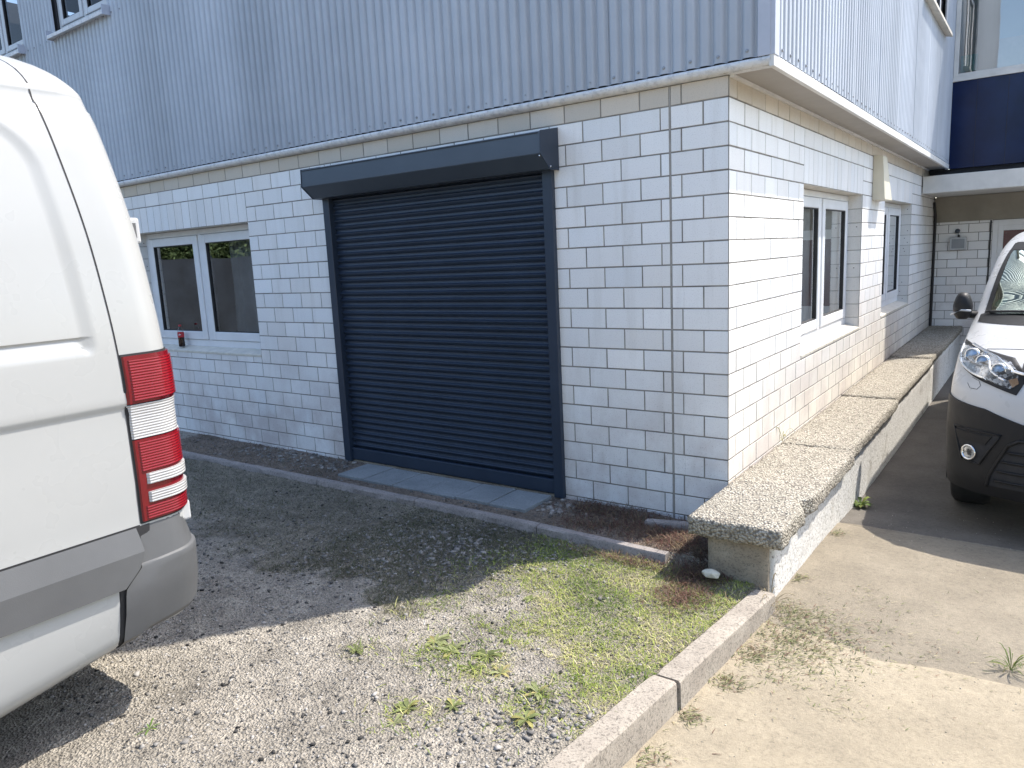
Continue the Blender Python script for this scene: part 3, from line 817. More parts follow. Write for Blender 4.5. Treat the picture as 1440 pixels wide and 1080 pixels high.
# ------------------------------------------------------------------ kerbs, edging, slabs
def big_kerb(ya, yb, lab, dx=0, tilt=0):
    L = yb-ya; n = 24; mb = MB(); rows = []
    sec = [(-.100, -.30), (-.100, -.006), (-.094, 0), (-.012, 0), (-.002, -.008), (.0, -.02), (.004, -.30)]
    for i in range(n+1):
        y = ya + L*i/n
        e = .004 if i in (0, n) else 0
        rows.append([(KX(y)+dx+sx*(1-e*8)+.002*fn(y, sz, 9), y, kerb_top(y)+tilt*(y-ya)+sz-e+.002*fn(y, sx*9, 7)) for sx, sz in sec])
    mb.grid(rows)
    w = len(sec)
    mb.f.append(list(range(w))[::-1]); mb.c.append(None); mb.f.append([n*w+i for i in range(w)]); mb.c.append(None)
    o = mb.build('kerb_stone', M['kerb'], None, smooth=True, sharp=35)
    return tag(o, lab, 'kerb stone', 'concrete kerb stones between the lawn and the driveway')
big_kerb(-1.672, -.655, 'large concrete kerb stone touching the end of the low ledge wall', .006)
big_kerb(-2.68, -1.684, 'large concrete kerb stone nearest the camera, beyond the open dark joint', -.004)
big_kerb(-3.70, -2.69, 'large concrete kerb stone behind the camera end of the lawn kerb', .002)
big_kerb(-4.72, -3.71, 'concrete kerb stone farthest from the building along the lawn kerb', -.003)
def edging(xa, xb, lab, y=-.53, top=.034, dz0=0, dz1=0, dy0=0, dy1=0):
    mb = MB(); n = 16; rows = []
    sec = [(-.030, -.2), (-.030, -.012), (-.022, -.002), (.020, 0), (.028, -.01), (.03, -.2)]
    for i in range(n+1):
        t = i/n; x = xa+(xb-xa)*t
        rows.append([(x, y+dy0+(dy1-dy0)*t+sy+.003*fn(x, sz, 8), top+dz0+(dz1-dz0)*t+sz+.003*fn(x, sy*9, 12)) for sy, sz in sec])
    mb.grid(rows); w = len(sec)
    mb.f.append(list(range(w))); mb.c.append(None); mb.f.append([n*w+i for i in range(w)][::-1]); mb.c.append(None)
    return tag(mb.build('edging_stone', M['kerbold'], None, smooth=True, sharp=40), lab, 'edging stone', 'narrow edging stones in front of the building')
edging(-.965, -.135, 'narrow edging stone at the right end, partly in the sun', dz1=-.006, dy1=-.02)
edging(-1.96, -.972, 'narrow edging stone in shade below the right half of the paving slabs', dz0=.004)
edging(-2.955, -1.968, 'narrow edging stone in shade below the left half of the paving slabs', dz0=.006, dz1=.003)
edging(-3.95, -2.962, 'narrow edging stone left of the paving slabs', dz1=.004)
edging(-4.95, -3.957, 'narrow edging stone below the gap between the front window and the roller door', dz1=-.003)
edging(-5.95, -4.957, 'narrow edging stone below the front window, running behind the white van')
edging(-.43, -.05, 'short broken edging piece lying against the end of the ledge wall', y=-.135, top=.045, dz1=.012, dy0=-.05, dy1=.02)
sx = [-2.955, -2.66, -2.362, -2.064, -1.768, -1.478, -1.185]
places = ['leftmost of the six', 'second from left of the six', 'third from left of the six', 'third from right of the six', 'second from right of the six', 'rightmost of the six']
for i in range(6):
    mb = MB(); a, b = sx[i]+.003, sx[i+1]-.003; z = .03+random.uniform(-.003, .003); t = random.uniform(-.004, .004); yy = random.uniform(-.006, .006)
    mb.add([(a, -.365+yy, z-.05), (b, -.365+yy, z-.05+t), (b, -.045+yy*.2, z-.05+t), (a, -.045+yy*.2, z-.05), (a, -.365+yy, z), (b, -.365+yy, z+t), (b, -.045+yy*.2, z+t+.002), (a, -.045+yy*.2, z+.002)],
           [(0,3,2,1),(4,5,6,7),(0,1,5,4),(1,2,6,5),(2,3,7,6),(3,0,4,7)])
    tag(mb.build('paving_slab', M['slab'], None, bevel=.004), 'square grey concrete slab at the foot of the roller door, %s' % places[i], 'paving slab', 'grey paving slabs in front of the roller door')

# ------------------------------------------------------------------ bottle
bt = empty('cola_bottle', (-5.62, .045, .887), 'half empty cola bottle with red cap standing on the front window sill', 'bottle')
q = MB(); q.lathe([(0, 0), (.026, .001), (.031, .012), (.030, .05), (.0285, .075), (.031, .10)], (0, 0, 0), (0, 0, 1), 20); q.build('cola', simple('cola_liquid', (.02, .008, .006), .08), bt, smooth=True)
q = MB(); q.lathe([(.0285, .082), (.0312, .10), (.0318, .115), (.0315, .135), (.0295, .148)], (0, 0, 0), (0, 0, 1), 20); q.build('paper_label', simple('red_label', (.45, .02, .03), .4), bt, smooth=True)
q = MB(); q.lathe([(.0293, .149), (.029, .155), (.022, .18), (.0135, .198), (.0125, .206)], (0, 0, 0), (0, 0, 1), 20); q.build('neck', M['hlens'], bt, smooth=True)
q = MB(); q.lathe([(.0145, .205), (.0148, .218), (.013, .2215), (0, .222)], (0, 0, 0), (0, 0, 1), 16); q.build('cap', simple('red_cap', (.40, .02, .03), .4), bt, smooth=True)
for k, (zz, aa) in enumerate(((.118, -1.1), (.127, -1.0), (.122, -.7))):
    q = MB(); q.add([(.0322*math.cos(aa+da), .0322*math.sin(aa+da), zz+dz_) for da, dz_ in ((-.18, -.003), (.18, -.001), (.2, .006), (-.15, .003))], [(0,1,2,3)]); q.build('label_mark', M['pvc'], bt, fix=False)

# ------------------------------------------------------------------ left van (seen on its left rear side)
SCX, SG = -2.065, .02
S_W = [(.33,.90),(.36,.95),(.40,.97),(.545,.99),(.76,.985),(.9,.99),(1.13,.987),(1.154,.987),(1.176,.998),(1.36,.995),(1.7,.965),(2.0,.91),(2.10,.884),(2.145,.869),(2.152,.860),(2.185,.849),(2.195,.849),(2.25,.80),(2.31,.70),(2.36,.56),(2.40,.38),(2.425,.18),(2.43,.0)]
S_R = [(.33,-2.60),(1.2,-2.60),(1.6,-2.62),(2.0,-2.665),(2.2,-2.70),(2.32,-2.76),(2.43,-2.92)]
S_N = [(.33,-8.42),(.6,-8.50),(.95,-8.42),(1.15,-8.25),(1.35,-7.7),(1.6,-7.4),(2.1,-6.85),(2.3,-6.5),(2.43,-5.9)]
RC = .12; Q = RC*math.pi/2
def pdisp(t, h):
    """pressed side panel: recess with a sloped lower ledge"""
    if not (.1 < t < 2.0 and 1.3 < h < 2.15): return 0
    t0, t1, h0, h1 = .152, 1.85, 1.352, 2.105
    r = .17 if h > 1.75 else .03
    cx, cz = (t0+t1)/2, (h0+h1)/2
    qx, qz = abs(t-cx)-(t1-t0)/2+r, abs(h-cz)-(h1-h0)/2+r
    d = -(math.hypot(max(qx, 0), max(qz, 0)) + min(max(qx, qz), 0) - r)
    if d <= 0: return 0
    db = h-h0
    w = .026
    if db < .062 and db <= d*1.001+1e-6: w = .05
    s = -.015*min(1, d/w)
    if db > .054: s += .007*sstep(.054, .060, db)*sstep(.0, .03, d)
    return s
def sp(t, h, off=0, side=1):
    w = max(hermite(S_W, h)+off, 0); r = hermite(S_R, h)+off
    rc = min(RC, max(w, .001)); q = rc*math.pi/2
    if t >= 0: x, y = w, r-rc-t
    elif t > -q:
        a = -t/rc; x, y = w-rc+rc*math.cos(a), r-rc+rc*math.sin(a)
    else: x, y = max(0, w-rc-(-t-q)), r
    if h < .545 and t > .12: h -= min(.115, .012+.16*(t-.12))*(.545-h)/.215
    return (SCX+side*x, y, SG+h)
van1 = empty('panel_van', (SCX, -3.75, SG), 'white panel van at the left edge with ribbed red tail light and grey bumper', 'van')
def inv1(o): o.parent = van1; o.matrix_parent_inverse = Matrix.Translation(-Vector((SCX, -3.75, SG))); return o
hs = sorted(set([.33,.345,.36,.38,.40,.45,.5,.545,.6,.7,.76,.8,.9,1.0,1.1,1.13,1.145,1.152,1.16,1.17,1.18,1.2,1.28,1.33] + [round(1.345+.008*i,4) for i in range(96)] + [1.404,1.4085,1.4115,1.414,2.115,2.145,2.1485,2.152,2.16,2.185,2.19,2.195,2.21,2.23,2.25,2.27,2.29,2.31,2.335,2.36,2.38,2.40,2.413,2.425,2.43]))
ts = [-Q*(1-i/10) for i in range(10)] + [0, .04, .08, .12] + [.14+.008*i for i in range(14)] + [.27+.05*i for i in range(30)] + [1.77+.012*i for i in range(10)] + [1.95, 2.2, 2.6, 3.0, 3.5, 4.0, 4.5]
def body_row(h, side):
    w = hermite(S_W, h); row = []
    rc = min(RC, max(w, .001))
    for i in range(7):
        x = (w-rc)*i/7; row.append((SCX+side*x, hermite(S_R, h), SG+h))
    for t in ts:
        tt = t if t >= 0 else t*(rc/RC)
        row.append(sp(tt, h, pdisp(t, h) if side == 1 else 0, side))
    yn = hermite(S_N, h); D = min(1.1, hermite(S_R, h)-RC-4.5-yn-.02)
    for i in range(1, 13):
        a = math.radians(90-90*i/12)
        row.append((SCX+side*w*math.sin(a)**.55 if i < 12 else SCX, yn+D-D*math.cos(a)**.8, SG+h))
    return row
bod = MB()
for side in (1, -1): bod.grid([body_row(h, side) for h in hs])
bod.prism([(SCX-.88, -2.62, SG+.345), (SCX+.88, -2.62, SG+.345), (SCX+.88, -8.0, SG+.345), (SCX-.88, -8.0, SG+.345)], (0, 0, .01))
bo = inv1(bod.build('body', M['white'], None, smooth=True, sharp=50))
def patch(name, mat, parent, tl, tr, h0, h1, off, nt=24, nh=8, side=1, offf=None, curve=None, close=True):
    """panel lying on the van's skin between t=tl(h) .. tr(h), heights h0..h1, standing 'off' proud"""
    fl = tl if callable(tl) else (lambda h: tl); fr_ = tr if callable(tr) else (lambda h: tr)
    mb = MB(); rows = []
    for j in range(nh+1):
        h = h0+(h1-h0)*j/nh
        rows.append([sp(fl(h)+(fr_(h)-fl(h))*i/nt, h, (offf(fl(h)+(fr_(h)-fl(h))*i/nt, h) if offf else off), side) for i in range(nt+1)])
    if close:
        rows = [[sp(fl(h0)+(fr_(h0)-fl(h0))*i/nt, h0, -.004, side) for i in range(nt+1)]] + rows + [[sp(fl(h1)+(fr_(h1)-fl(h1))*i/nt, h1, -.004, side) for i in range(nt+1)]]
        out = []
        for k, r in enumerate(rows):
            h = h0 if k == 0 else (h1 if k == len(rows)-1 else h0+(h1-h0)*(k-1)/nh)
            out.append([sp(fl(h), h, -.004, side)] + r + [sp(fr_(h), h, -.004, side)])
        rows = out
    mb.grid(rows)
    return inv1(mb.build(name, mat, None, smooth=True, sharp=8 if name == 'side_strip' else 40)) if parent is None else mb.build(name, mat, parent, smooth=True, sharp=40)
TB = [(.33,.205),(.54,.19),(.565,.165),(.60,.128),(.65,.108),(.70,.098),(.745,.092)]
tb = lambda h: lerp_tab(TB, h)
for side in (1, -1):
    # bumper
    hh = lambda t: .345+.06*sstep(.2, -.25, t)
    mb = MB(); rows = []
    prof_b = [(.0, -.05), (.0, .012), (.06, .020), (.3, .023), (.45, .024), (.5, .0245), (.55, .025), (.6, .026), (.64, .026), (.66, .024), (.675, .017), (.955, .003), (1.0, .0), (1.0, -.05)]
    for s_, of in prof_b:
        row = []
        for i in range(46):
            f = i/45
            h_ref = .345+(.742-.345)*s_
            tt = tb(h_ref)+(-1.06-tb(h_ref))*f
            h = hh(tt)+(.742-hh(tt))*s_
            k = sstep(0, .06, f)
            row.append(sp(tt, h, of*(.55+.45*k)+(-.010*sstep(0, -.2, tt) if of > 0 else 0), side))
        rows.append(row)
    mb.grid(rows)
    bump_o = inv1(mb.build('bumper', M['greyplast'], None, smooth=True, sharp=25))
    patch('bumper_gap', M['seam'], bump_o, lambda h: tb(h)+.003+.018*sstep(.53, .57, h), lambda h: tb(h)-.03, .345, .742, .003, 3, 20, side)
    # rub strip in two lengths
    for a, b in ((None, .70), (1.42, 4.45)):
        patch('side_strip', M['greyplast'], None, (lambda h: tb(h)+.019) if a is None else a, b, .549, .740, 0, 30, 7, side,
              offf=lambda t, h: .003+.022*min(1, max(0, (.742-h)/.0835)) if h > .66 else .025-.004*(.6581-h)/.109)
    patch('strip_gap', M['seam'], None, lambda h: .094, 4.4, .7405, .7465, .0016, 40, 1, side)
    # tail light
    tl = empty('tail_light', (0, 0, 0)); inv1(tl)
    L0, L1 = .088, -.205
    patch('housing', M['seam'], tl, L0, L1, .748, 1.340, .004, 22, 10, side)
    def lens(nm, mat, a, b, h0, h1, off=.012):
        o = patch(nm, mat, tl, a, b, h0, h1, off, 22, 4, side); return o
    lens('red_border', M['reddark'], L0-.0015, L1+.004, 1.170, 1.333, .009)
    lens('red_lens', M['redlens'], L0-.012, L1+.014, 1.180, 1.318, .013)
    lens('clear_lens', M['clearlens'], L0-.0015, L1+.004, 1.048, 1.166, .010)
    lens('red_border', M['reddark'], L0-.0015, L1+.004, .755, 1.044, .009)
    lens('red_lens', M['redlens'], L0-.012, L1+.010, .932, 1.038, .013)
    lens('red_lens', M['redlens'], L0-.012, L1+.010, .762, .808, .013)
    lens('clear_lens', M['clearlens'], L0-.026, L1+.006, .884, .922, .016)
    lens('clear_lens', M['clearlens'], L0-.026, L1+.006, .818, .856, .016)
    patch('panel_seam', M['seam'], None, lambda h: .092-.045*sstep(2.15, 2.34, h), lambda h: .087-.045*sstep(2.15, 2.34, h), 1.34, 2.34, .0012, 1, 40, side, close=False)
    patch('panel_seam', M['seam'], None, .092, .088, .75, 1.34, .0012, 1, 10, side, close=False)
    # hinges
    for hz in (1.755, 1.0):
        p = Vector(sp(-.19, hz, 0, side)); mb = MB()
        mb.box((p.x-.012, p.y-.03, p.z-.045), (p.x+.022*1, p.y+.028, p.z+.045)); hg = inv1(mb.build('hinge', M['white2'], None, bevel=.008))
        mb = MB(); mb.box((p.x+.0215, p.y-.012, p.z-.026), (p.x+.0235, p.y+.012, p.z+.026)); mb.build('hinge_slot', M['greyplast'], hg)
    p = Vector(sp(-.13, .735, .0, side)); mb = MB(); mb.box((p.x-.04, p.y-.02, p.z-.045), (p.x+.014, p.y+.022, p.z+.03)); st2 = inv1(mb.build('step_bracket', M['white2'], None, bevel=.009))
    # wheels and arches
    for yc in (-3.78, -7.45):
        t0 = hermite(S_R, .6)-RC-yc
        mb = MB(); n = 24
        mb.grid([[sp(t0+.43*f*math.cos(math.pi*i/n), .335+.42*f*math.sin(math.pi*i/n), .009, side) for i in range(n+1)] for f in (1, .85, .7, .55, .4, .25, .1, .01)])
        inv1(mb.build('wheel_arch', M['blackplast'], None))
        xw = SCX+side*.97
        wh = empty('wheel', (0, 0, 0)); inv1(wh)
        mb = MB(); c = (xw, yc, SG+.345)
        mb.lathe([(.19, .03), (.25, .042), (.31, .045), (.335, .02), (.345, -.03), (.345, -.13), (.325, -.18), (.2, -.19)], c, (side, 0, 0), 40); mb.build('tyre', M['tyre'], wh, smooth=True)
        mb = MB(); mb.lathe([(0, .02), (.05, .022), (.06, .005), (.13, .0), (.165, .02), (.195, .036), (.2, .02)], c, (side, 0, 0), 32); mb.build('rim', M['refl'], wh, smooth=True)
    # cab door window and mirror, rear window
    patch('side_window', M['blackplast'], None, 3.55, 4.35, 1.45, 2.0, .003, 8, 6, side)
    patch('rear_window', M['blackplast'], None, -.30, -.95, 1.35, 1.95, .003, 8, 6, side)
    mb = MB(); mb.lathe([(0, -.12), (.07, -.1), (.1, 0), (.07, .1), (0, .12)], (SCX+side*1.16, -7.05, SG+1.55), (0, 0, 1), 14); inv1(mb.build('wing_mirror', M['blackplast'], None, smooth=True))
ds = MB(); ds.box((SCX-.003, -2.63, SG+.75), (SCX+.003, -2.597, SG+2.2)); inv1(ds.build('door_seam', M['seam'], None))
np_ = MB(); np_.box((SCX-.56, -2.6, SG+.85), (SCX-.04, -2.585, SG+.96)); inv1(np_.build('plate_recess', M['pvc'], None, bevel=.003))

# ------------------------------------------------------------------ right van (front left corner in view)
VCX, VG = 1.915, -.22
V_F = [(.18,1.02),(.3,.95),(.45,.92),(.6,.92),(.8,.93),(.95,.96),(1.05,1.02),(1.12,1.17),(1.2,1.42),(1.30,1.80),(1.5,2.12),(1.75,2.62),(1.84,2.95),(1.89,3.5)]
V_W = [(.18,.90),(.3,.94),(.45,.955),(.7,.96),(.9,.955),(1.05,.945),(1.15,.925),(1.30,.895),(1.5,.855),(1.7,.80),(1.82,.72),(1.87,.6),(1.89,.45)]
V_D = [(.18,.4),(.3,.45),(.9,.5),(1.05,.62),(1.2,.62),(1.3,.5),(1.6,.4),(1.8,.35),(1.89,.3)]
def vp(th, h, off=0, side=-1):
    """th 0 = nose centre, 90 = start of the flank, beyond 90 = metres*20 back along the flank"""
    W = hermite(V_W, h)+off; F = hermite(V_F, h)-off; D = hermite(V_D, h)
    if th <= 90:
        a = math.radians(th)
        x = W*math.sin(a)**(2/2.6); y = F+D-D*max(0, math.cos(a))**(2/2.2)
    else: x = W; y = F+D+(th-90)*.05
    if off:                                        # lift along a slanted skin too
        s = (hermite(V_F, h+.01)-hermite(V_F, h-.01))/.02
        k = min(2.2, math.sqrt(1+s*s)); y -= off*(k-1)*.6*math.cos(math.radians(min(th, 90)))
    return (VCX+side*x, y, VG+h)
van2 = empty('compact_van', (VCX, 1.85, VG), 'white van with black lower bumper and clear headlights parked facing out of the driveway', 'van')
def inv2(o, par=None):
    if par: o.parent = par; return o
    o.parent = van2; o.matrix_parent_inverse = Matrix.Translation(-Vector((VCX, 1.85, VG))); return o
WS_B, WS_T = 1.285, 1.765
ws_edge = lambda h: lerp_tab([(1.27, 69), (1.30, 66), (1.55, 66.5), (1.70, 65), (1.78, 62)], h)
vb = MB()
hv_ = [.31,.36,.42,.5,.58,.66,.74,.8,.86,.9,.94,.98,1.02,1.05,1.075,1.1,1.12,1.14,1.16,1.18,1.2,1.22,1.24,1.26,WS_B,1.31,1.34,1.38,1.42,1.46,1.5,1.54,1.58,1.62,1.66,1.7,1.74,WS_T,1.785,1.80,1.82,1.835,1.85,1.86,1.87,1.88,1.885,1.89]
thv = [i*1.25 for i in range(73)] 
for side in (-1, 1):
    rows = []
    for h in hv_:
        r = [vp(t, h, 0, side) for t in thv]
        yb = r[-1][1]; xb = r[-1][0]
        for f in (.12,.25,.4,.55,.7,.85,.97): r.append((xb, yb+(6.15-yb)*f, VG+h))
        for i in range(1, 6):
            a = math.pi/2*i/5; r.append((VCX+(xb-VCX)*(1-.13*(1-math.cos(a))), 6.05+.12*math.sin(a), VG+h))
        r.append((VCX, 6.19, VG+h))
        rows.append(r)
    n0 = len(vb.v); w = len(rows[0])
    for r in rows: vb.v += r
    for i in range(len(rows)-1):
        hm = (hv_[i]+hv_[i+1])/2
        for j in range(w-1):
            if j < len(thv)-1 and WS_B < hm < WS_T and (thv[j]+thv[j+1])/2 < 65: continue
            vb.f.append([n0+i*w+j, n0+i*w+j+1, n0+(i+1)*w+j+1, n0+(i+1)*w+j]); vb.c.append(None)
b2 = inv2(vb.build('body', M['white2'], None, smooth=True, sharp=60))
tp = MB(); tp.grid([[vp(t, 1.889, 0, s)[:2]+(VG+1.889,) for t in (0, 30, 60, 90)] + [(VCX+s*.45, 6.1, VG+1.889)] for s in (-1, 1)]); inv2(tp.build('roof_panel', M['white2'], None))
ub = MB(); ub.box((VCX-.8, 1.45, VG+.33), (VCX+.8, 6.1, VG+.37)); inv2(ub.build('underbody', M['blackplast'], None))
it = MB(); it.box((VCX-.8, 2.2, VG+1.0), (VCX+.8, 2.6, VG+1.25)); it.box((VCX-.8, 2.6, VG+.5), (VCX+.8, 2.62, VG+1.2)); it.box((VCX-.82, 3.5, VG+.4), (VCX+.82, 3.55, VG+1.7))
for q in (-.62, -.12, .3): it.box((VCX+q, 3.1, VG+.7), (VCX+q+.4, 3.25, VG+1.45)); it.box((VCX+q+.08, 3.12, VG+1.46), (VCX+q+.32, 3.22, VG+1.66))
inv2(it.build('cabin', M['dark'], None, bevel=.03))
def vpatch(name, mat, t0, t1, h0, h1, off, nt=24, nh=8, side=-1, par=None, close=True, inset=-.006):
    f0 = t0 if callable(t0) else (lambda h: t0); f1 = t1 if callable(t1) else (lambda h: t1)
    g0 = h0 if callable(h0) else (lambda t: h0); g1 = h1 if callable(h1) else (lambda t: h1)
    P = []
    for j in range(nh+1):
        row = []
        for i in range(nt+1):
            u = i/nt; v_ = j/nh
            hm = (g0(0)+g1(0))/2
            t = None
            # two passes: bounds in th may depend on h and the other way round
            tg = f0(hm)+(f1(hm)-f0(hm))*u; h = g0(tg)+(g1(tg)-g0(tg))*v_
            tg = f0(h)+(f1(h)-f0(h))*u; h = g0(tg)+(g1(tg)-g0(tg))*v_
            row.append((tg, h))
        P.append(row)
    rows = [[vp(t, h, off, side) for t, h in r] for r in P]
    if close:
        rows = [[vp(t, h, inset, side) for t, h in P[0]]] + rows + [[vp(t, h, inset, side) for t, h in P[-1]]]
        PP = [P[0]] + P + [P[-1]]
        rows = [[vp(*p[0], inset, side)] + r + [vp(*p[-1], inset, side)] for p, r in zip(PP, rows)]
    mb = MB(); mb.grid(rows)
    return inv2(mb.build(name, mat, None, smooth=True, sharp=40), par)
def vpoly(name, mat, pts, off, side=-1, par=None, n=10, thick=True):
    """closed outline in (th,h) laid on the skin: rings shrink to the centre"""
    cx = sum(p[0] for p in pts)/len(pts); cz = sum(p[1] for p in pts)/len(pts)
    fine = []
    for a, b in zip(pts, pts[1:]+pts[:1]):
        for k in range(12): fine.append((a[0]+(b[0]-a[0])*k/12, a[1]+(b[1]-a[1])*k/12))
    mb = MB(); rows = []
    if thick: rows.append([vp(t, h, -.004, side) for t, h in fine])
    for i in range(n):
        f = 1-i/n; rows.append([vp(cx+(t-cx)*f, cz+(h-cz)*f, off, side) for t, h in fine])
    rows.append([vp(cx, cz, off, side)]*len(fine))
    mb.grid(rows, None, True)
    return inv2(mb.build(name, mat, None, smooth=True, sharp=40), par)
def vline(name, mat, pts, r, off, side=-1, par=None):
    P = []
    for a, b in zip(pts, pts[1:]):
        for k in range(6): P.append((a[0]+(b[0]-a[0])*k/6, a[1]+(b[1]-a[1])*k/6))
    P.append(pts[-1]); mb = MB(); mb.tube([vp(t, h, off, side) for t, h in P], r, 8)
    return inv2(mb.build(name, mat, None, smooth=True), par)
wst = lambda t: lerp_tab([(0, 1.28), (60, 1.29), (70, 1.29)], t)
for side in (-1, 1):
    btop = lambda t: lerp_tab([(0, .735), (29, .758), (46, .821), (76, .849), (90, .86), (110, .865)], t)
    bp2 = vpatch('bumper', M['blackplast'], 0, 108, lambda t: .30-.03*math.cos(math.radians(min(t, 90)))*0, btop, .008, 44, 14, side)
    fr_ = vpoly('fog_recess', M['seam'], [(66, .685), (37.5, .678), (38.5, .655), (47, .492), (50, .485), (57.5, .500), (60, .512)], .010, side, bp2)
    vline('recess_rim', M['blackplast'], [(66, .690), (37, .684), (47, .488), (58.5, .496), (66, .690)], .006, .012, side, bp2)
    vpoly('fog_cover', M['blackplast'], [(64, .672), (41, .668), (44, .615), (62, .622)], .016, side, bp2)
    c = Vector(vp(53, .548, .012, side)); n_ = Vector((side*-1*-.62, -.78, .02)) if side == -1 else Vector((.62, -.78, .02)); n_.x = side*.55
    fl_ = empty('fog_lamp', (0, 0, 0)); inv2(fl_)
    mb = MB(); mb.lathe([(.039, -.01), (.048, .004), (.048, .012), (.040, .014), (.037, .004)], c, n_, 28); mb.build('lamp_ring', M['chrome'], fl_, smooth=True)
    mb = MB(); mb.lathe([(0, .002), (.037, .002)], c, n_, 24); mb.build('reflector', M['refl'], fl_)
    mb = MB()
    for q in (-.012, .0, .008):
        t_ = n_.normalized().cross(Vector((0, 0, 1))).normalized(); p = c+n_.normalized()*.006+t_*q; mb.tube([p-Vector((0, 0, .018)), p+Vector((0, 0, .018))], .0022, 6)
    mb.build('lens_rib', M['gasket'], fl_)
    mb = MB(); mb.lathe([(0, .016), (.024, .014), (.038, .008)], c, n_, 24); mb.build('lens', M['hlens'], fl_, smooth=True)
    vpatch('lower_grille', M['seam'], 0, lambda h: lerp_tab([(.36, 43), (.437, 41), (.62, 34.5), (.66, 31)], h), .37, .66, .010, 20, 8, side)
    for hz in (.41, .47, .53, .59): vline('grille_bar', M['blackplast'], [(0, hz), (20, hz), (lerp_tab([(.437, 39), (.62, 33)], hz), hz)], .008, .014, side)
    vline('grille_rim', M['blackplast'], [(0, .665), (30, .665), (34, .63), (41.5, .437), (43, .365)], .010, .012, side)
    # headlight
    hl = empty('headlight', (0, 0, 0)); inv2(hl)
    out = [(77.5, 1.155), (70, 1.150), (55, 1.134), (44, 1.120), (36, 1.108), (32, 1.06), (30.5, .99), (33, .922), (44.5, .960), (56, .992), (65, 1.022), (72, 1.05), (75.5, 1.08)]
    vpoly('housing', M['blackplast'], out, .006, side, hl, 12)
    ins = [(74.5, 1.135), (66, 1.138), (54, 1.125), (44, 1.108), (37, 1.09), (33, 1.045), (32.5, .985), (35, .952), (45, .985), (57, 1.018), (66, 1.05), (72, 1.08)]
    vpoly('reflector', M['facet'], ins, .010, side, hl, 10)
    for (t, h, r) in ((60.5, 1.096, .042), (51.5, 1.076, .036), (41.5, 1.042, .040)):
        p = Vector(vp(t, h, .008, side)); e = .5
        n2 = (Vector(vp(t, h, .05, side))-Vector(vp(t, h, 0, side))).normalized(); n2 = Vector((n2.x, n2.y-.3, n2.z*.2)).normalized()
        mb = MB(); mb.lathe([(r*1.12, -.012), (r*1.1, .006), (r*.95, .008), (r*.9, -.004)], p, n2, 24); mb.build('lamp_ring', M['chrome'], hl, smooth=True)
        mb = MB(); mb.lathe([(0, .010), (r*.3, .009), (r*.6, .004), (r*.9, -.006)], p, n2, 24); mb.build('projector', simple('projector_lens', (.22, .33, .50), .06, .3), hl, smooth=True)
        mb = MB(); mb.lathe([(0, .012), (r*.22, .010), (r*.25, .0)], p+Vector((0, 0, -.012)), n2, 12); mb.build('bulb', M['gasket'], hl, smooth=True)
    vline('chrome_strip', M['chrome'], [(75, 1.135), (74, 1.09), (67, 1.045), (57, 1.012), (47, .99)], .007, .012, side, hl)
    vline('chrome_strip', M['chrome'], [(62, 1.148), (55, 1.135), (43.7, 1.106), (38.7, 1.078), (35.2, 1.049), (31, 1.038), (22, 1.03), (0, 1.028)], .010, .014, side, hl)
    vline('chrome_strip', M['chrome'], [(47.2, 1.084), (46.5, 1.06), (45, 1.035), (42, 1.015), (38, .995)], .007, .012, side, hl)
    vpoly('indicator', simple('amber_reflector', (.26, .17, .11), .25, .5), [(36.5, 1.0), (33, 1.015), (32.2, .985), (34.5, .962)], .010, side, hl, 6)
    vpoly('clear_cover', M['hlens'], [(t, h) for t, h in ins], .020, side, hl, 10, False)
    vpatch('grille', M['seam'], 0, 32, .985, lambda t: lerp_tab([(0, 1.075), (33, 1.09)], t), .003, 14, 5, side)
    vline('hood_seam', M['seam'], [(0, 1.15), (33, 1.147), (43, 1.141), (52, 1.133)], .0022, .0005, side)
    vline('tow_cover_seam', M['seam'], [(57, .985), (52, .972), (50.5, .948), (52.5, .925), (57.5, .925), (60, .95)], .0012, .0005, side)
    # windscreen
    vpatch('windscreen_border', M['blackplast'], lambda h: lerp_tab([(1.29, 58), (1.34, 60.5), (1.70, 61), (1.77, 56)], h), ws_edge, WS_B-.002, WS_T+.005, .004, 6, 24, side, None, False)
    vpatch('windscreen_border', M['blackplast'], 0, 62, 1.715, WS_T+.006, .0045, 20, 4, side, None, False)
    vpatch('windscreen', M['vglass'], 0, lambda h: lerp_tab([(1.29, 60), (1.34, 62.5), (1.70, 63), (1.77, 60)], h), WS_B+.004, WS_T-.002, .002, 26, 22, side, None, False)
    vpatch('cowl', M['blackplast'], 0, 70, 1.252, lambda t: lerp_tab([(0, 1.295), (50, 1.302), (60, 1.31), (70, 1.292)], t), .006, 26, 4, side)
    vline('wiper', M['seam'], [(62, 1.312), (45, 1.322), (20, 1.33), (4, 1.335)], .009, .016, side)
    sw = vpatch('side_window', M['blackplast'], lambda h: lerp_tab([(1.28, 92), (1.74, 98)], h), 108, 1.28, 1.70, .003, 8, 6, side)
    # mirror
    mi = empty('wing_mirror', (0, 0, 0)); inv2(mi)
    mx = VCX+side*.955; cxm = Vector((VCX+side*.975, 2.15, VG+1.345))
    mb = MB(); rows = []
    for j in range(15):
        a = math.pi*j/14; zz = -.095*math.cos(a); rr = math.sin(a)**.55
        wx = .062*(1-.22*(zz/.095)) if zz > 0 else .062
        rows.append([(cxm.x+wx*rr*abs(math.cos(b))**.8*(1 if math.cos(b) > 0 else -1), cxm.y+.055*rr*math.sin(b)*(1.5 if math.sin(b) < 0 else .7), cxm.z+zz) for b in [2*math.pi*k/24 for k in range(24)]])
    mb.grid(rows, None, True); mb.build('mirror_housing', M['blackplast'], mi, smooth=True)
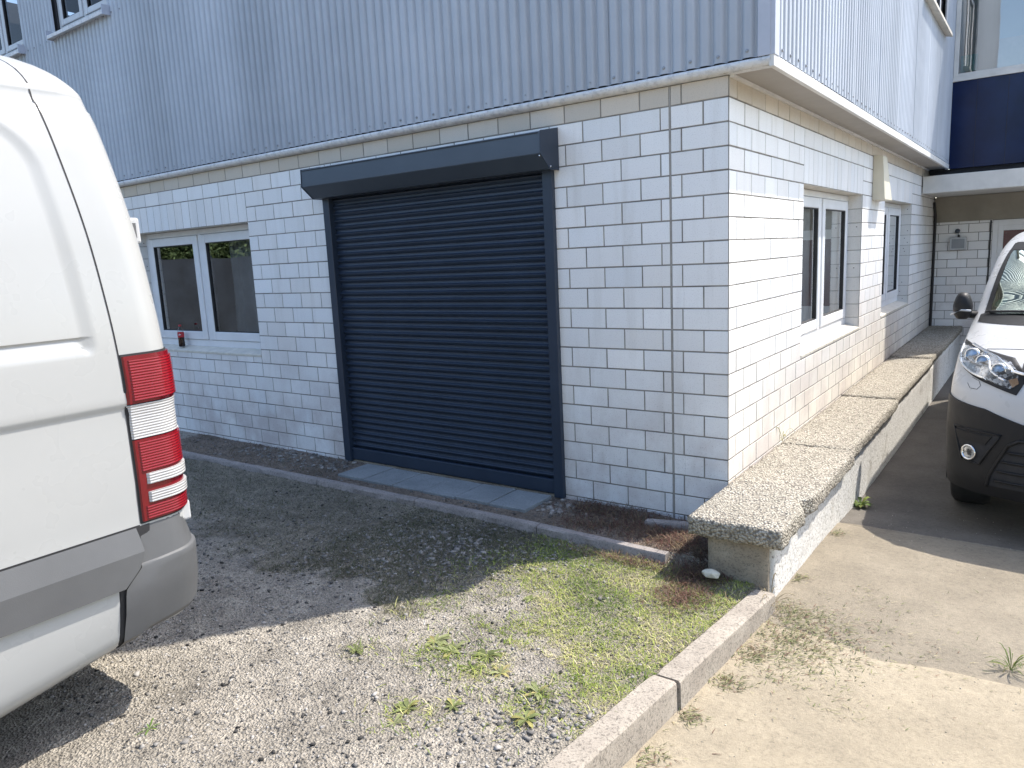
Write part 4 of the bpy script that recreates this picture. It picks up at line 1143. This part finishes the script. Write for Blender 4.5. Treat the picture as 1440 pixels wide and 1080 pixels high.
    mb = MB(); mb.tube([cxm+Vector((side*.066, -.02, -.06)), cxm+Vector((side*.05, -.075, -.045)), cxm+Vector((side*.0, -.088, -.025)), cxm+Vector((side*-.055, -.07, -.03))], .007, 8); mb.build('mirror_trim', M['alu'], mi, smooth=True)
    mb = MB(); mb.tube([cxm+Vector((-side*.04, .0, -.06)), Vector((VCX+side*.87, 2.2, VG+1.27))], .026, 8); mb.build('mirror_arm', M['blackplast'], mi, smooth=True)
    for yc in (1.86, 4.95):
        wh = empty('wheel', (0, 0, 0)); inv2(wh); c = (VCX+side*.90, yc, VG+.335)
        mb = MB(); mb.lathe([(.19, .03), (.25, .045), (.30, .048), (.325, .03), (.335, -.02), (.335, -.14), (.315, -.18), (.2, -.19)], c, (side, 0, 0), 40); mb.build('tyre', M['tyre'], wh, smooth=True)
        mb = MB(); mb.lathe([(0, .02), (.05, .022), (.06, .005), (.13, .0), (.165, .02), (.195, .036), (.2, .02)], c, (side, 0, 0), 32); mb.build('rim', M['refl'], wh, smooth=True)
        mb = MB(); n = 20; xx = VCX+side*.9635
        mb.add([(xx, yc, VG+.25)] + [(xx, yc+.40*math.cos(math.pi*i/n), VG+.25+.48*math.sin(math.pi*i/n)) for i in range(n+1)], [(0, i+1, i+2) for i in range(n)])
        inv2(mb.build('wheel_arch', M['blackplast'], None))
p = Vector(vp(55.2, 1.368, -.012)); stk = MB()
nrm = (Vector(vp(54, 1.36))-Vector(vp(57, 1.36))).cross(Vector(vp(55, 1.39))-Vector(vp(55, 1.35))).normalized()
if nrm.y > 0: nrm = -nrm
stk.lathe([(0, 0), (.040, 0), (.040, .001)], p, nrm, 28); so = inv2(stk.build('sticker', simple('green_sticker', (.04, .36, .20), .5), None))
stk = MB(); stk.lathe([(0, .0018), (.029, .0018)], p, nrm, 24); stk.build('sticker_centre', simple('pale_green_sticker', (.42, .66, .52), .5), so)

# ------------------------------------------------------------------ loose stones, grass, weeds
def ico():
    bm = bmesh.new(); bmesh.ops.create_icosphere(bm, subdivisions=1, radius=1)
    v = np.array([x.co[:] for x in bm.verts]); f = np.array([[q.index for q in g.verts] for g in bm.faces]); bm.free(); return v, f
IV, IF = ico()
CV = np.array([[x, y, z] for x in (-1, 1) for y in (-1, 1) for z in (-1, 1)], float)*.8
CF = np.array([[0,1,3],[0,3,2],[4,6,7],[4,7,5],[0,4,5],[0,5,1],[2,3,7],[2,7,6],[0,2,6],[0,6,4],[1,5,7],[1,7,3]])
ROT = []
def rot_rand(n):
    q = rng.normal(size=(n, 4)); q /= np.linalg.norm(q, axis=1)[:, None]
    w, x, y, z = q.T
    return np.stack([1-2*(y*y+z*z), 2*(x*y-z*w), 2*(x*z+y*w), 2*(x*y+z*w), 1-2*(x*x+z*z), 2*(y*z-x*w), 2*(x*z-y*w), 2*(y*z+x*w), 1-2*(x*x+y*y)], -1).reshape(-1, 3, 3)
def stones(name, P, size, flat, cols):
    n = len(P); V = np.repeat(CV[None], n, 0) * rng.uniform(.35, 1.25, (n, 8, 3))
    V = V*np.stack([np.ones(n), rng.uniform(.5, .95, n), rng.uniform(.35, .8, n)*flat], -1)[:, None, :]
    a = rng.uniform(0, 6.28, n); tx = rng.normal(0, .35, n)
    Rz = np.zeros((n, 3, 3)); Rz[:, 0, 0] = np.cos(a); Rz[:, 0, 1] = -np.sin(a); Rz[:, 1, 0] = np.sin(a); Rz[:, 1, 1] = np.cos(a); Rz[:, 2, 2] = 1
    Rx = np.zeros((n, 3, 3)); Rx[:, 0, 0] = 1; Rx[:, 1, 1] = np.cos(tx); Rx[:, 1, 2] = -np.sin(tx); Rx[:, 2, 1] = np.sin(tx); Rx[:, 2, 2] = np.cos(tx)
    V = np.einsum('nij,nkj->nki', Rz@Rx, V)*np.asarray(size)[:, None, None] + np.asarray(P)[:, None, :]
    F = (CF[None]+np.arange(n)[:, None, None]*8).reshape(-1, 3)
    return mesh_np(name, V.reshape(-1, 3), F, M['stone'], None, np.repeat(np.asarray(cols), len(CF), 0))
P = []; S = []; C = []
def addst(x, y, s, c, zf=yz): P.append((x, y, zf(x, y)+s*.12)); S.append(s); C.append(c)
while len(P) < 15000:
    x = random.uniform(-3.2, .36); y = random.uniform(-3.0, -.62)
    if x > KX(y)-.13: continue
    g = grass_d(x, y)
    if random.random() < g*.75: continue
    s = .0026+.006*random.random()**3.5+(.010*random.random()**1.5 if random.random() < .035 else 0)
    v = random.uniform(.13, .42); addst(x, y, s, (v*1.03, v*.97, v*.89))
while len(P) < 16600:                                     # dark chips and clinker bits
    x = random.uniform(-3.2, .36); y = random.uniform(-3.0, -.62)
    if x > KX(y)-.13 or random.random() < grass_d(x, y)*.6: continue
    v = random.uniform(.03, .10); addst(x, y, .003+.010*random.random()**2.2, (v*1.05, v, v*.95))
for (cx, cy, r, n, big) in ((-1.33, -1.30, .35, 260, .014), (-1.45, -.95, .30, 240, .013), (-1.04, -.98, .30, 320, .015), (-.75, -.85, .2, 140, .013), (-.01, -2.28, .16, 100, .012), (.19, -2.12, .10, 60, .012), (.03, -2.10, .12, 40, .010), (-1.9, -1.2, .5, 200, .012), (-1.9, -1.7, .5, 120, .012), (.12, -2.4, .25, 70, .012)):
    for _ in range(n):
        x = random.gauss(cx, r*.7); y = random.gauss(cy, r*.6)
        if x > KX(y)-.125 or y > -.58: continue
        v = random.uniform(.13, .30); addst(x, y, big*random.uniform(.3, 1.1)*(1 if random.random() < .85 else 1.5), (v*1.06, v, v*.93))
for _ in range(520):
    x = random.uniform(-6, -.1); y = random.uniform(-.47, -.02)
    if -3.02 < x < -1.15 and y > -.385: continue
    v = random.uniform(.10, .30); addst(x, y, random.uniform(.004, .016)*(1.5 if random.random() < .08 else 1), (v*1.05, v*.97, v*.9))
for _ in range(70):                                       # rubble by the right foot of the door
    x = random.gauss(-1.02, .10); y = random.uniform(-.30, -.02); v = random.uniform(.2, .36); addst(x, y, random.uniform(.008, .026), (v*1.06, v*.96, v*.86))
for _ in range(150):
    x = random.uniform(-4.4, -3.05); y = random.uniform(-.3, -.02); v = random.uniform(.14, .34); addst(x, y, random.uniform(.008, .026), (v*1.02, v*.97, v*.9))
for _ in range(500):                                      # grit on the driveway
    x = random.uniform(.46, 2.0); y = random.uniform(-2.2, 1.5); v = random.uniform(.2, .5); P.append((x, y, dz(x, y)+.001)); S.append(random.uniform(.0015, .0038)); C.append((v*1.04, v*.96, v*.8))
tag(stones('gravel', P, S, .8, C), kind='stuff', label='loose grey and tan gravel and slate chips scattered over the yard', cat='gravel')

def blades(name, rec, label, cat):
    """rec rows: x,y,z, dx,dy (lean), height, width, r,g,b"""
    R_ = np.array(rec); n = len(R_)
    b = R_[:, :3]; lean = R_[:, 3:5]; h = R_[:, 5]; w = R_[:, 6]
    side = np.stack([-lean[:, 1], lean[:, 0]], -1); side /= (np.linalg.norm(side, axis=1)[:, None]+1e-6)
    V = np.zeros((n, 5, 3))
    def put(i, f, s):
        V[:, i, :2] = b[:, :2] + lean*(f**1.6)[:, None] + side*(s*w)[:, None] if False else b[:, :2] + lean*(f**1.6) + side*(s*w)[:, None]
        V[:, i, 2] = b[:, 2] + h*(f*(1.25-.45*f) if f < 1 else .8)
    put(0, 0., -.5); put(1, 0., .5); put(2, .55, .4); put(3, .55, -.4); put(4, 1., 0)
    F = np.array([[0,1,2],[0,2,3],[3,2,4]]); F = (F[None]+np.arange(n)[:, None, None]*5).reshape(-1, 3)
    o = mesh_np(name, V.reshape(-1, 3), F, M['leaf'], None, np.repeat(R_[:, 7:10], 3, 0))
    return tag(o, kind='stuff', label=label, cat=cat)
GR = [(.11, .17, .03), (.22, .29, .055), (.38, .43, .10), (.52, .50, .21), (.62, .55, .33)]
rec = []
tries = 0
while len(rec) < 62000 and tries < 700000:
    tries += 1
    if random.random() < .62: x = random.uniform(-1.9, .37); y = random.uniform(-3.0, -.56)
    else: x = random.uniform(-5.2, -.7); y = random.uniform(-2.0, -.56)
    if x > KX(y)-.105: continue
    g = grass_d(x, y)
    if random.random() > g**1.7: continue
    a = random.uniform(0, 6.28); L = random.uniform(.010, .036)*(1.5 if random.random() < .12 else 1)*(1.35 if y < -1.75 and x < .1 else 1)
    tone = fn(x, y, 3.2, 21)
    k = min(4, max(0, int(random.gauss(2.15-tone*3.2, 1.0))))
    c = GR[k]
    if random.random() < sstep(-.55, -1.15, x+.3*tone): c = random.choice([(.085, .09, .05), (.12, .115, .075), (.09, .11, .045), (.17, .155, .11)])  # building shade put into darker, browner blades
    j = random.uniform(.8, 1.2); lay = random.uniform(.5, 1.3)
    rec.append((x, y, yz(x, y)-.003, math.cos(a)*L*lay, math.sin(a)*L*lay, L*random.uniform(.25, .75), random.uniform(.0022, .0042), c[0]*j, c[1]*j, c[2]*j))
blades('grass', rec, 'short patchy yellow green grass on the yard beside the kerb', 'grass')
rec = []
RB = [(.14, .06, .05), (.17, .085, .065), (.12, .075, .06), (.27, .20, .12), (.10, .08, .06), (.20, .15, .09)]
for (cx, cy, rx, ry, n) in ((-.84, -.12, .14, .08, 900), (-.55, -.12, .25, .09, 1100), (-.40, -.30, .28, .12, 1700), (-.14, -.36, .16, .13, 1300), (.04, -.62, .07, .12, 900), (.10, -.90, .10, .13, 900), (-.30, -.66, .28, .05, 600), (-.75, -.38, .16, .08, 500), (.13, -.60, .08, .06, 500)):
    for _ in range(n):
        x = random.gauss(cx, rx*.7); y = min(-.01, random.gauss(cy, ry*.8))
        if x > .09 and y > -.6 or x > KX(y)-.1: continue
        a = random.uniform(0, 6.28); L = random.uniform(.02, .07); c = random.choice(RB); j = random.uniform(.7, 1.3)
        rec.append((x, y, yz(x, y)-.002+random.uniform(0, .018), math.cos(a)*L, math.sin(a)*L, L*random.uniform(.1, .75), random.uniform(.002, .004), c[0]*j, c[1]*j, c[2]*j))
for _ in range(1500):                                     # thin weeds and litter along the wall foot
    x = random.uniform(-6, -3.0); y = random.uniform(-.46, -.01); a = random.uniform(0, 6.28); L = random.uniform(.015, .055); c = random.choice(RB[2:]+[(.1, .12, .05)]); j = random.uniform(.5, 1)
    rec.append((x, y, yz(x, y), math.cos(a)*L, math.sin(a)*L, L*random.uniform(.2, 1), .003, c[0]*j, c[1]*j, c[2]*j))
blades('dead_plants', rec, 'withered reddish brown weeds matted along the foot of the tiled wall', 'dead plants')
rec = []
CL = [(.09, .11, .05), (.17, .20, .08), (.30, .30, .15), (.22, .14, .10), (.42, .37, .24)]
for (cx, cy, r, n) in ((.52, -.62, .05, 260), (.60, -.72, .10, 500), (.70, -.72, .13, 420), (.56, -.92, .09, 420), (.74, -.95, .12, 420), (.66, -1.02, .10, 300), (.50, -1.15, .05, 300), (.49, -1.4, .035, 220), (.46, -1.7, .03, 160), (.44, -2.0, .04, 160), (.66, -1.25, .08, 120), (.77, -.19, .05, 28), (.86, -.27, .06, 20), (1.06, -.72, .08, 22), (.89, -1.37, .05, 26), (.44, -.2, .03, 160), (.45, .6, .03, 160), (.44, 1.4, .04, 120), (.90, -.80, .25, 130), (.9, -1.4, .5, 90), (1.2, -.2, .5, 60)):
    for _ in range(int(n*.85)):
        x = random.gauss(cx, r); y = random.gauss(cy, r)
        if (y < -.63 and x < KX(y)+.006) or (y > -.63 and x < .43): continue
        a = random.gauss(.3, .9); L = random.uniform(.010, .038); c = random.choice(CL); j = random.uniform(.7, 1.25)
        rec.append((x, y, dz(x, y)+random.uniform(.0, .008), math.cos(a)*L, math.sin(a)*L, L*random.uniform(.02, .35), random.uniform(.002, .005), c[0]*j, c[1]*j, c[2]*j))
blades('clippings', rec, 'dry green and brown plant clippings strewn on the driveway near the kerb', 'clippings')

def weed(x, y, zf, n, L, label, upright=.35, col=(.11, .19, .035), group='broad-leaved weeds in the yard', wd=.28, name='weed'):
    z = zf(x, y); mb = MB()
    for i in range(n):
        a = 2*math.pi*i/n*1.0+random.uniform(-.4, .4); l = L*random.uniform(.35, 1.2); up = upright*random.uniform(.4, 1.3); w = l*wd*random.uniform(.8, 1.2)
        j = random.uniform(.7, 1.35); c = tuple(v*j for v in col)
        if random.random() < .18: c = (c[0]*1.5, c[1]*1.2, c[2]*1.1)
        d = Vector((math.cos(a), math.sin(a), 0)); s = Vector((-d.y, d.x, 0)); rows = []
        for k in range(6):
            f = k/5; ww = w*.55*(math.sin(math.pi*min(.985, (f*.95+.04)**1.5))**.75)*(1+.22*math.sin(k*2.6+i)); hz = l*up*(f*1.6-f*f*1.15)
            c0 = Vector((x, y, z+.002))+d*l*f+Vector((0, 0, hz)); rows.append([tuple(c0-s*ww+Vector((0, 0, ww*.25))), tuple(c0), tuple(c0+s*ww+Vector((0, 0, ww*.25)))])
        mb.grid(rows, c)
    o = mb.build(name, M['leaf'], None, smooth=True, fix=False)
    return tag(o, label, 'weed', group)
W_ = [(-.80, -2.15, 7, .085, 'dandelion-like weed standing alone in the pale gravel, leftmost of the sunlit weeds'), (-.57, -1.92, 11, .11, 'broad-leaved weed at the upper end of the clump on the gravel edge'),
      (-.45, -1.95, 13, .12, 'largest leafy weed in the clump on the gravel edge'), (-.30, -1.91, 12, .10, 'spreading weed to the right of the largest leafy clump'), (-.29, -2.02, 10, .09, 'weed just below the largest leafy clump'),
      (-.305, -2.36, 14, .085, 'low round-leaved weed at the bottom edge of the gravel'), (-.18, -2.26, 12, .075, 'small weed between the low round-leaved weed and the slate chips'), (-.28, -2.45, 6, .07, 'small weed cut by the bottom edge of the photo'),
      (-.48, -1.34, 8, .07, 'weed on the lawn close to the building shadow edge'), (-.17, -1.99, 10, .08, 'bright weed on the worn middle of the lawn edge'), (.03, -2.04, 12, .09, 'leafy weed above the slate chips by the kerb'), (.09, -2.2, 12, .08, 'bright green weed among the slate chips by the kerb')]
for x, y, n, L, lab in W_: weed(x, y, yz, n+6, L*.58, lab, random.uniform(.12, .5), col=random.choice([(.20, .23, .09), (.26, .28, .13), (.17, .20, .075)]), wd=random.uniform(.17, .3))
weed(-1.03, -2.90, yz, 10, .05, 'tiny weed in the gravel beside the shadow of the panel van', .3, wd=.12)
weed(1.40, -.70, dz, 46, .085, 'grass tuft growing from the joint in the driveway at the right edge', 1.3, (.13, .17, .05), 'weeds on the driveway', .05)
weed(.46, 1.33, dz, 26, .085, 'leafy weed growing at the foot of the low ledge wall', .9, (.13, .19, .05), 'weeds on the driveway', .3)
weed(.022, .99, lambda x, y: .295, 9, .09, 'thin weed growing on the ledge slab against the side wall', 1.8, (.2, .22, .08), 'weeds on the driveway', .07)
for x, y, lab in ((.445, -.69, 'dry grass tuft in the corner between kerb stone and ledge wall'), ):
    weed(x, y, lambda x, y: -.10, 24, .13, lab, 1.6, (.24, .2, .12), 'weeds on the driveway', .03)
rk = MB(); v = IV*np.array([.055, .034, .026]); v = v*(1+.18*np.sin(IV[:, [1]]*7)); rk.add([tuple(p+np.array([.15, -.665, .02])) for p in v], [tuple(f) for f in IF])
tag(rk.build('rock', simple('pale_stone', (.60, .56, .44), .85, var=.2, scale=30, bump=.4), None, bevel=.004), 'pale angular stone lying in the shade beside the end of the ledge wall', 'stone')

# ------------------------------------------------------------------ what the front window mirrors: fence and hedge across the yard
fc = empty('board_fence', (-14.3, -5.7, 0), 'dark board fence across the yard, seen only as reflection in the front window', 'fence')
def infc(o): o.parent = fc; o.matrix_parent_inverse = Matrix.Translation(-Vector((-14.3, -5.7, 0))); return o
dv = Vector((.53, -.85, 0)).normalized()
mb = MB(); pn = MB()
for i in range(-60, 60):
    p = Vector((-14.3, -5.7, 0))+dv*i*.2; nn = Vector((-dv.y, dv.x, 0))*.012
    q = dv*.1005; z1 = 1.92+random.uniform(-.01, .01)
    mb.prism([tuple(p-q-nn), tuple(p+q-nn), tuple(p+q+nn), tuple(p-q+nn)], (0, 0, z1))
infc(mb.build('board_panel', M['wood'], None))
for i in range(-6, 7):
    p = Vector((-14.3, -5.7, 0))+dv*i*2+Vector((-.08, -.05, 0)); mb = MB(); mb.box(p-Vector((.05, .05, 0)), p+Vector((.05, .05, 1.95))); infc(mb.build('post', M['wood'], None))
hp = []; hc = []; hf = []
n = 90000
t = rng.uniform(-13, 13, n); dd = rng.uniform(0, 2.2, n); big = rng.random(n) < .12; dd = np.where(big, 2.2, dd); zz = rng.uniform(.3, 5.2, n)*(1+.12*np.sin(t*1.3))
base = np.array([-17.6, -7.8, 0]); D_ = np.array(dv); N_ = np.array([dv.y, -dv.x, 0]); N_ = -N_ if N_[0] > 0 else N_
cen = base+t[:, None]*D_+dd[:, None]*N_; cen[:, 2] = zz
R3 = rot_rand(n); s = np.where(big, rng.uniform(.25, .4, n), rng.uniform(.03, .065, n))
quad = np.array([[-1, -.5, 0], [1, -.5, 0], [1, .5, 0], [-1, .5, 0]])
V = np.einsum('nij,kj->nki', R3, quad)*s[:, None, None]+cen[:, None, :]
colr = np.array([.12, .17, .075])*rng.uniform(.5, 1.7, n)[:, None]
ho = mesh_np('hedge', V.reshape(-1, 3), np.arange(n*4).reshape(-1, 4), M['leaf'], None, colr)
tag(ho, 'tall green hedge behind the dark fence, seen only as reflection in the front window', 'hedge')

def tree(x, y, h, r, lab, seed):
    g = np.random.default_rng(seed)
    t = empty('tree', (x, y, -.2), lab, 'tree', 'trees beyond the driveway')
    mb = MB(); P = [(0, 0, 0), (.05, .02, h*.2), (.1, -.05, h*.42), (0, .1, h*.7)]
    mb.tube(P, [.18, .15, .11, .04], 8)
    for k in range(6):
        a = k*1.05; z0 = h*(.25+.07*k); mb.tube([(.05, 0, z0), (math.cos(a)*r*.4, math.sin(a)*r*.4, z0+h*.12), (math.cos(a)*r*.75, math.sin(a)*r*.75, z0+h*.18)], [.07, .05, .02], 6)
    mb.build('trunk', simple('bark', (.10, .08, .06), .9, var=.3), t, smooth=True)
    n = 3200; cl = g.normal(size=(26, 3)); cl /= np.linalg.norm(cl, axis=1)[:, None]; cl *= g.uniform(.35, .85, (26, 1))*np.array([r, r, h*.36]); cl[:, 2] += h*.62
    c = cl[g.integers(0, 26, n)] + g.normal(size=(n, 3))*r*.17
    R3 = rot_rand(n); s_ = g.uniform(.05, .13, n)
    V = np.einsum('nij,kj->nki', R3, np.array([[-1, -.45, 0], [1, -.45, 0], [1, .45, 0], [-1, .45, 0]]))*s_[:, None, None] + c[:, None, :]
    mesh_np('crown', V.reshape(-1, 3), np.arange(n*4).reshape(-1, 4), M['leaf'], t, np.array([.045, .075, .022])*g.uniform(.5, 1.7, n)[:, None])
for i, (x, y, h, r) in enumerate(((9.5, -9.5, 7.5, 2.6), (11.5, -5, 8, 2.8), (12, -.5, 7.5, 2.7), (7, -14, 8, 2.9), (2.5, -17, 8.5, 3.0), (-3, -18, 7.5, 2.8))):  # treeline known from a reflection, also added to darken the side wall shade
    tree(x, y, h, r, 'green leafy tree beyond the driveway, dark in reflection, added also to cut sky light', 40+i)

# ------------------------------------------------------------------ camera
R0 = ((0.8118634, 0.58192677, -0.04731865), (0.06061824, -0.16462307, -0.98449209), (-0.58069204, 0.79640472, -0.16892682))
cam = bpy.data.cameras.new('camera'); co = bpy.data.objects.new('camera', cam); COL.objects.link(co)
cam.sensor_width = 36; cam.lens = 1041.94/1440*36; cam.clip_start = .02; cam.clip_end = 500
r, d, f = [Vector(v) for v in R0]
m = Matrix((( r.x, -d.x, -f.x, 1.43148), (r.y, -d.y, -f.y, -4.02754), (r.z, -d.z, -f.z, -.77979+O), (0, 0, 0, 1)))
co.matrix_world = m
sc.camera = co

# ------------------------------------------------------------------ light
AZ, EL = math.radians(53), math.radians(55)
sd_ = Vector((math.cos(AZ)*math.cos(EL), math.sin(AZ)*math.cos(EL), math.sin(EL)))
su = bpy.data.lights.new('sun', 'SUN'); su.energy = 2.6; su.angle = math.radians(.5); su.color = (1, .94, .85)
so_ = bpy.data.objects.new('sun', su); COL.objects.link(so_)
so_.rotation_euler = (-sd_).to_track_quat('-Z', 'Y').to_euler(); so_.location = (6, 8, 14)
wd = bpy.data.worlds.new('World'); sc.world = wd; wd.use_nodes = True
nt = wd.node_tree; bg = nt.nodes['Background']; sky = nt.nodes.new('ShaderNodeTexSky'); sky.sky_type = 'NISHITA'
sky.sun_disc = False; sky.sun_elevation = EL; sky.sun_rotation = math.pi/2-AZ; sky.air_density = 1.0; sky.dust_density = 1.6; sky.ozone_density = .8
nt.links.new(sky.outputs[0], bg.inputs[0]); bg.inputs[1].default_value = .15
sc.view_settings.view_transform = 'Standard'; sc.view_settings.look = 'None'; sc.view_settings.gamma = 1
sc.view_settings.exposure = 1.47
sc.cycles.max_bounces = 8; sc.cycles.diffuse_bounces = 4; sc.cycles.glossy_bounces = 4; sc.cycles.transparent_max_bounces = 12
sc.cycles.sample_clamp_indirect = 6; sc.cycles.use_denoising = True
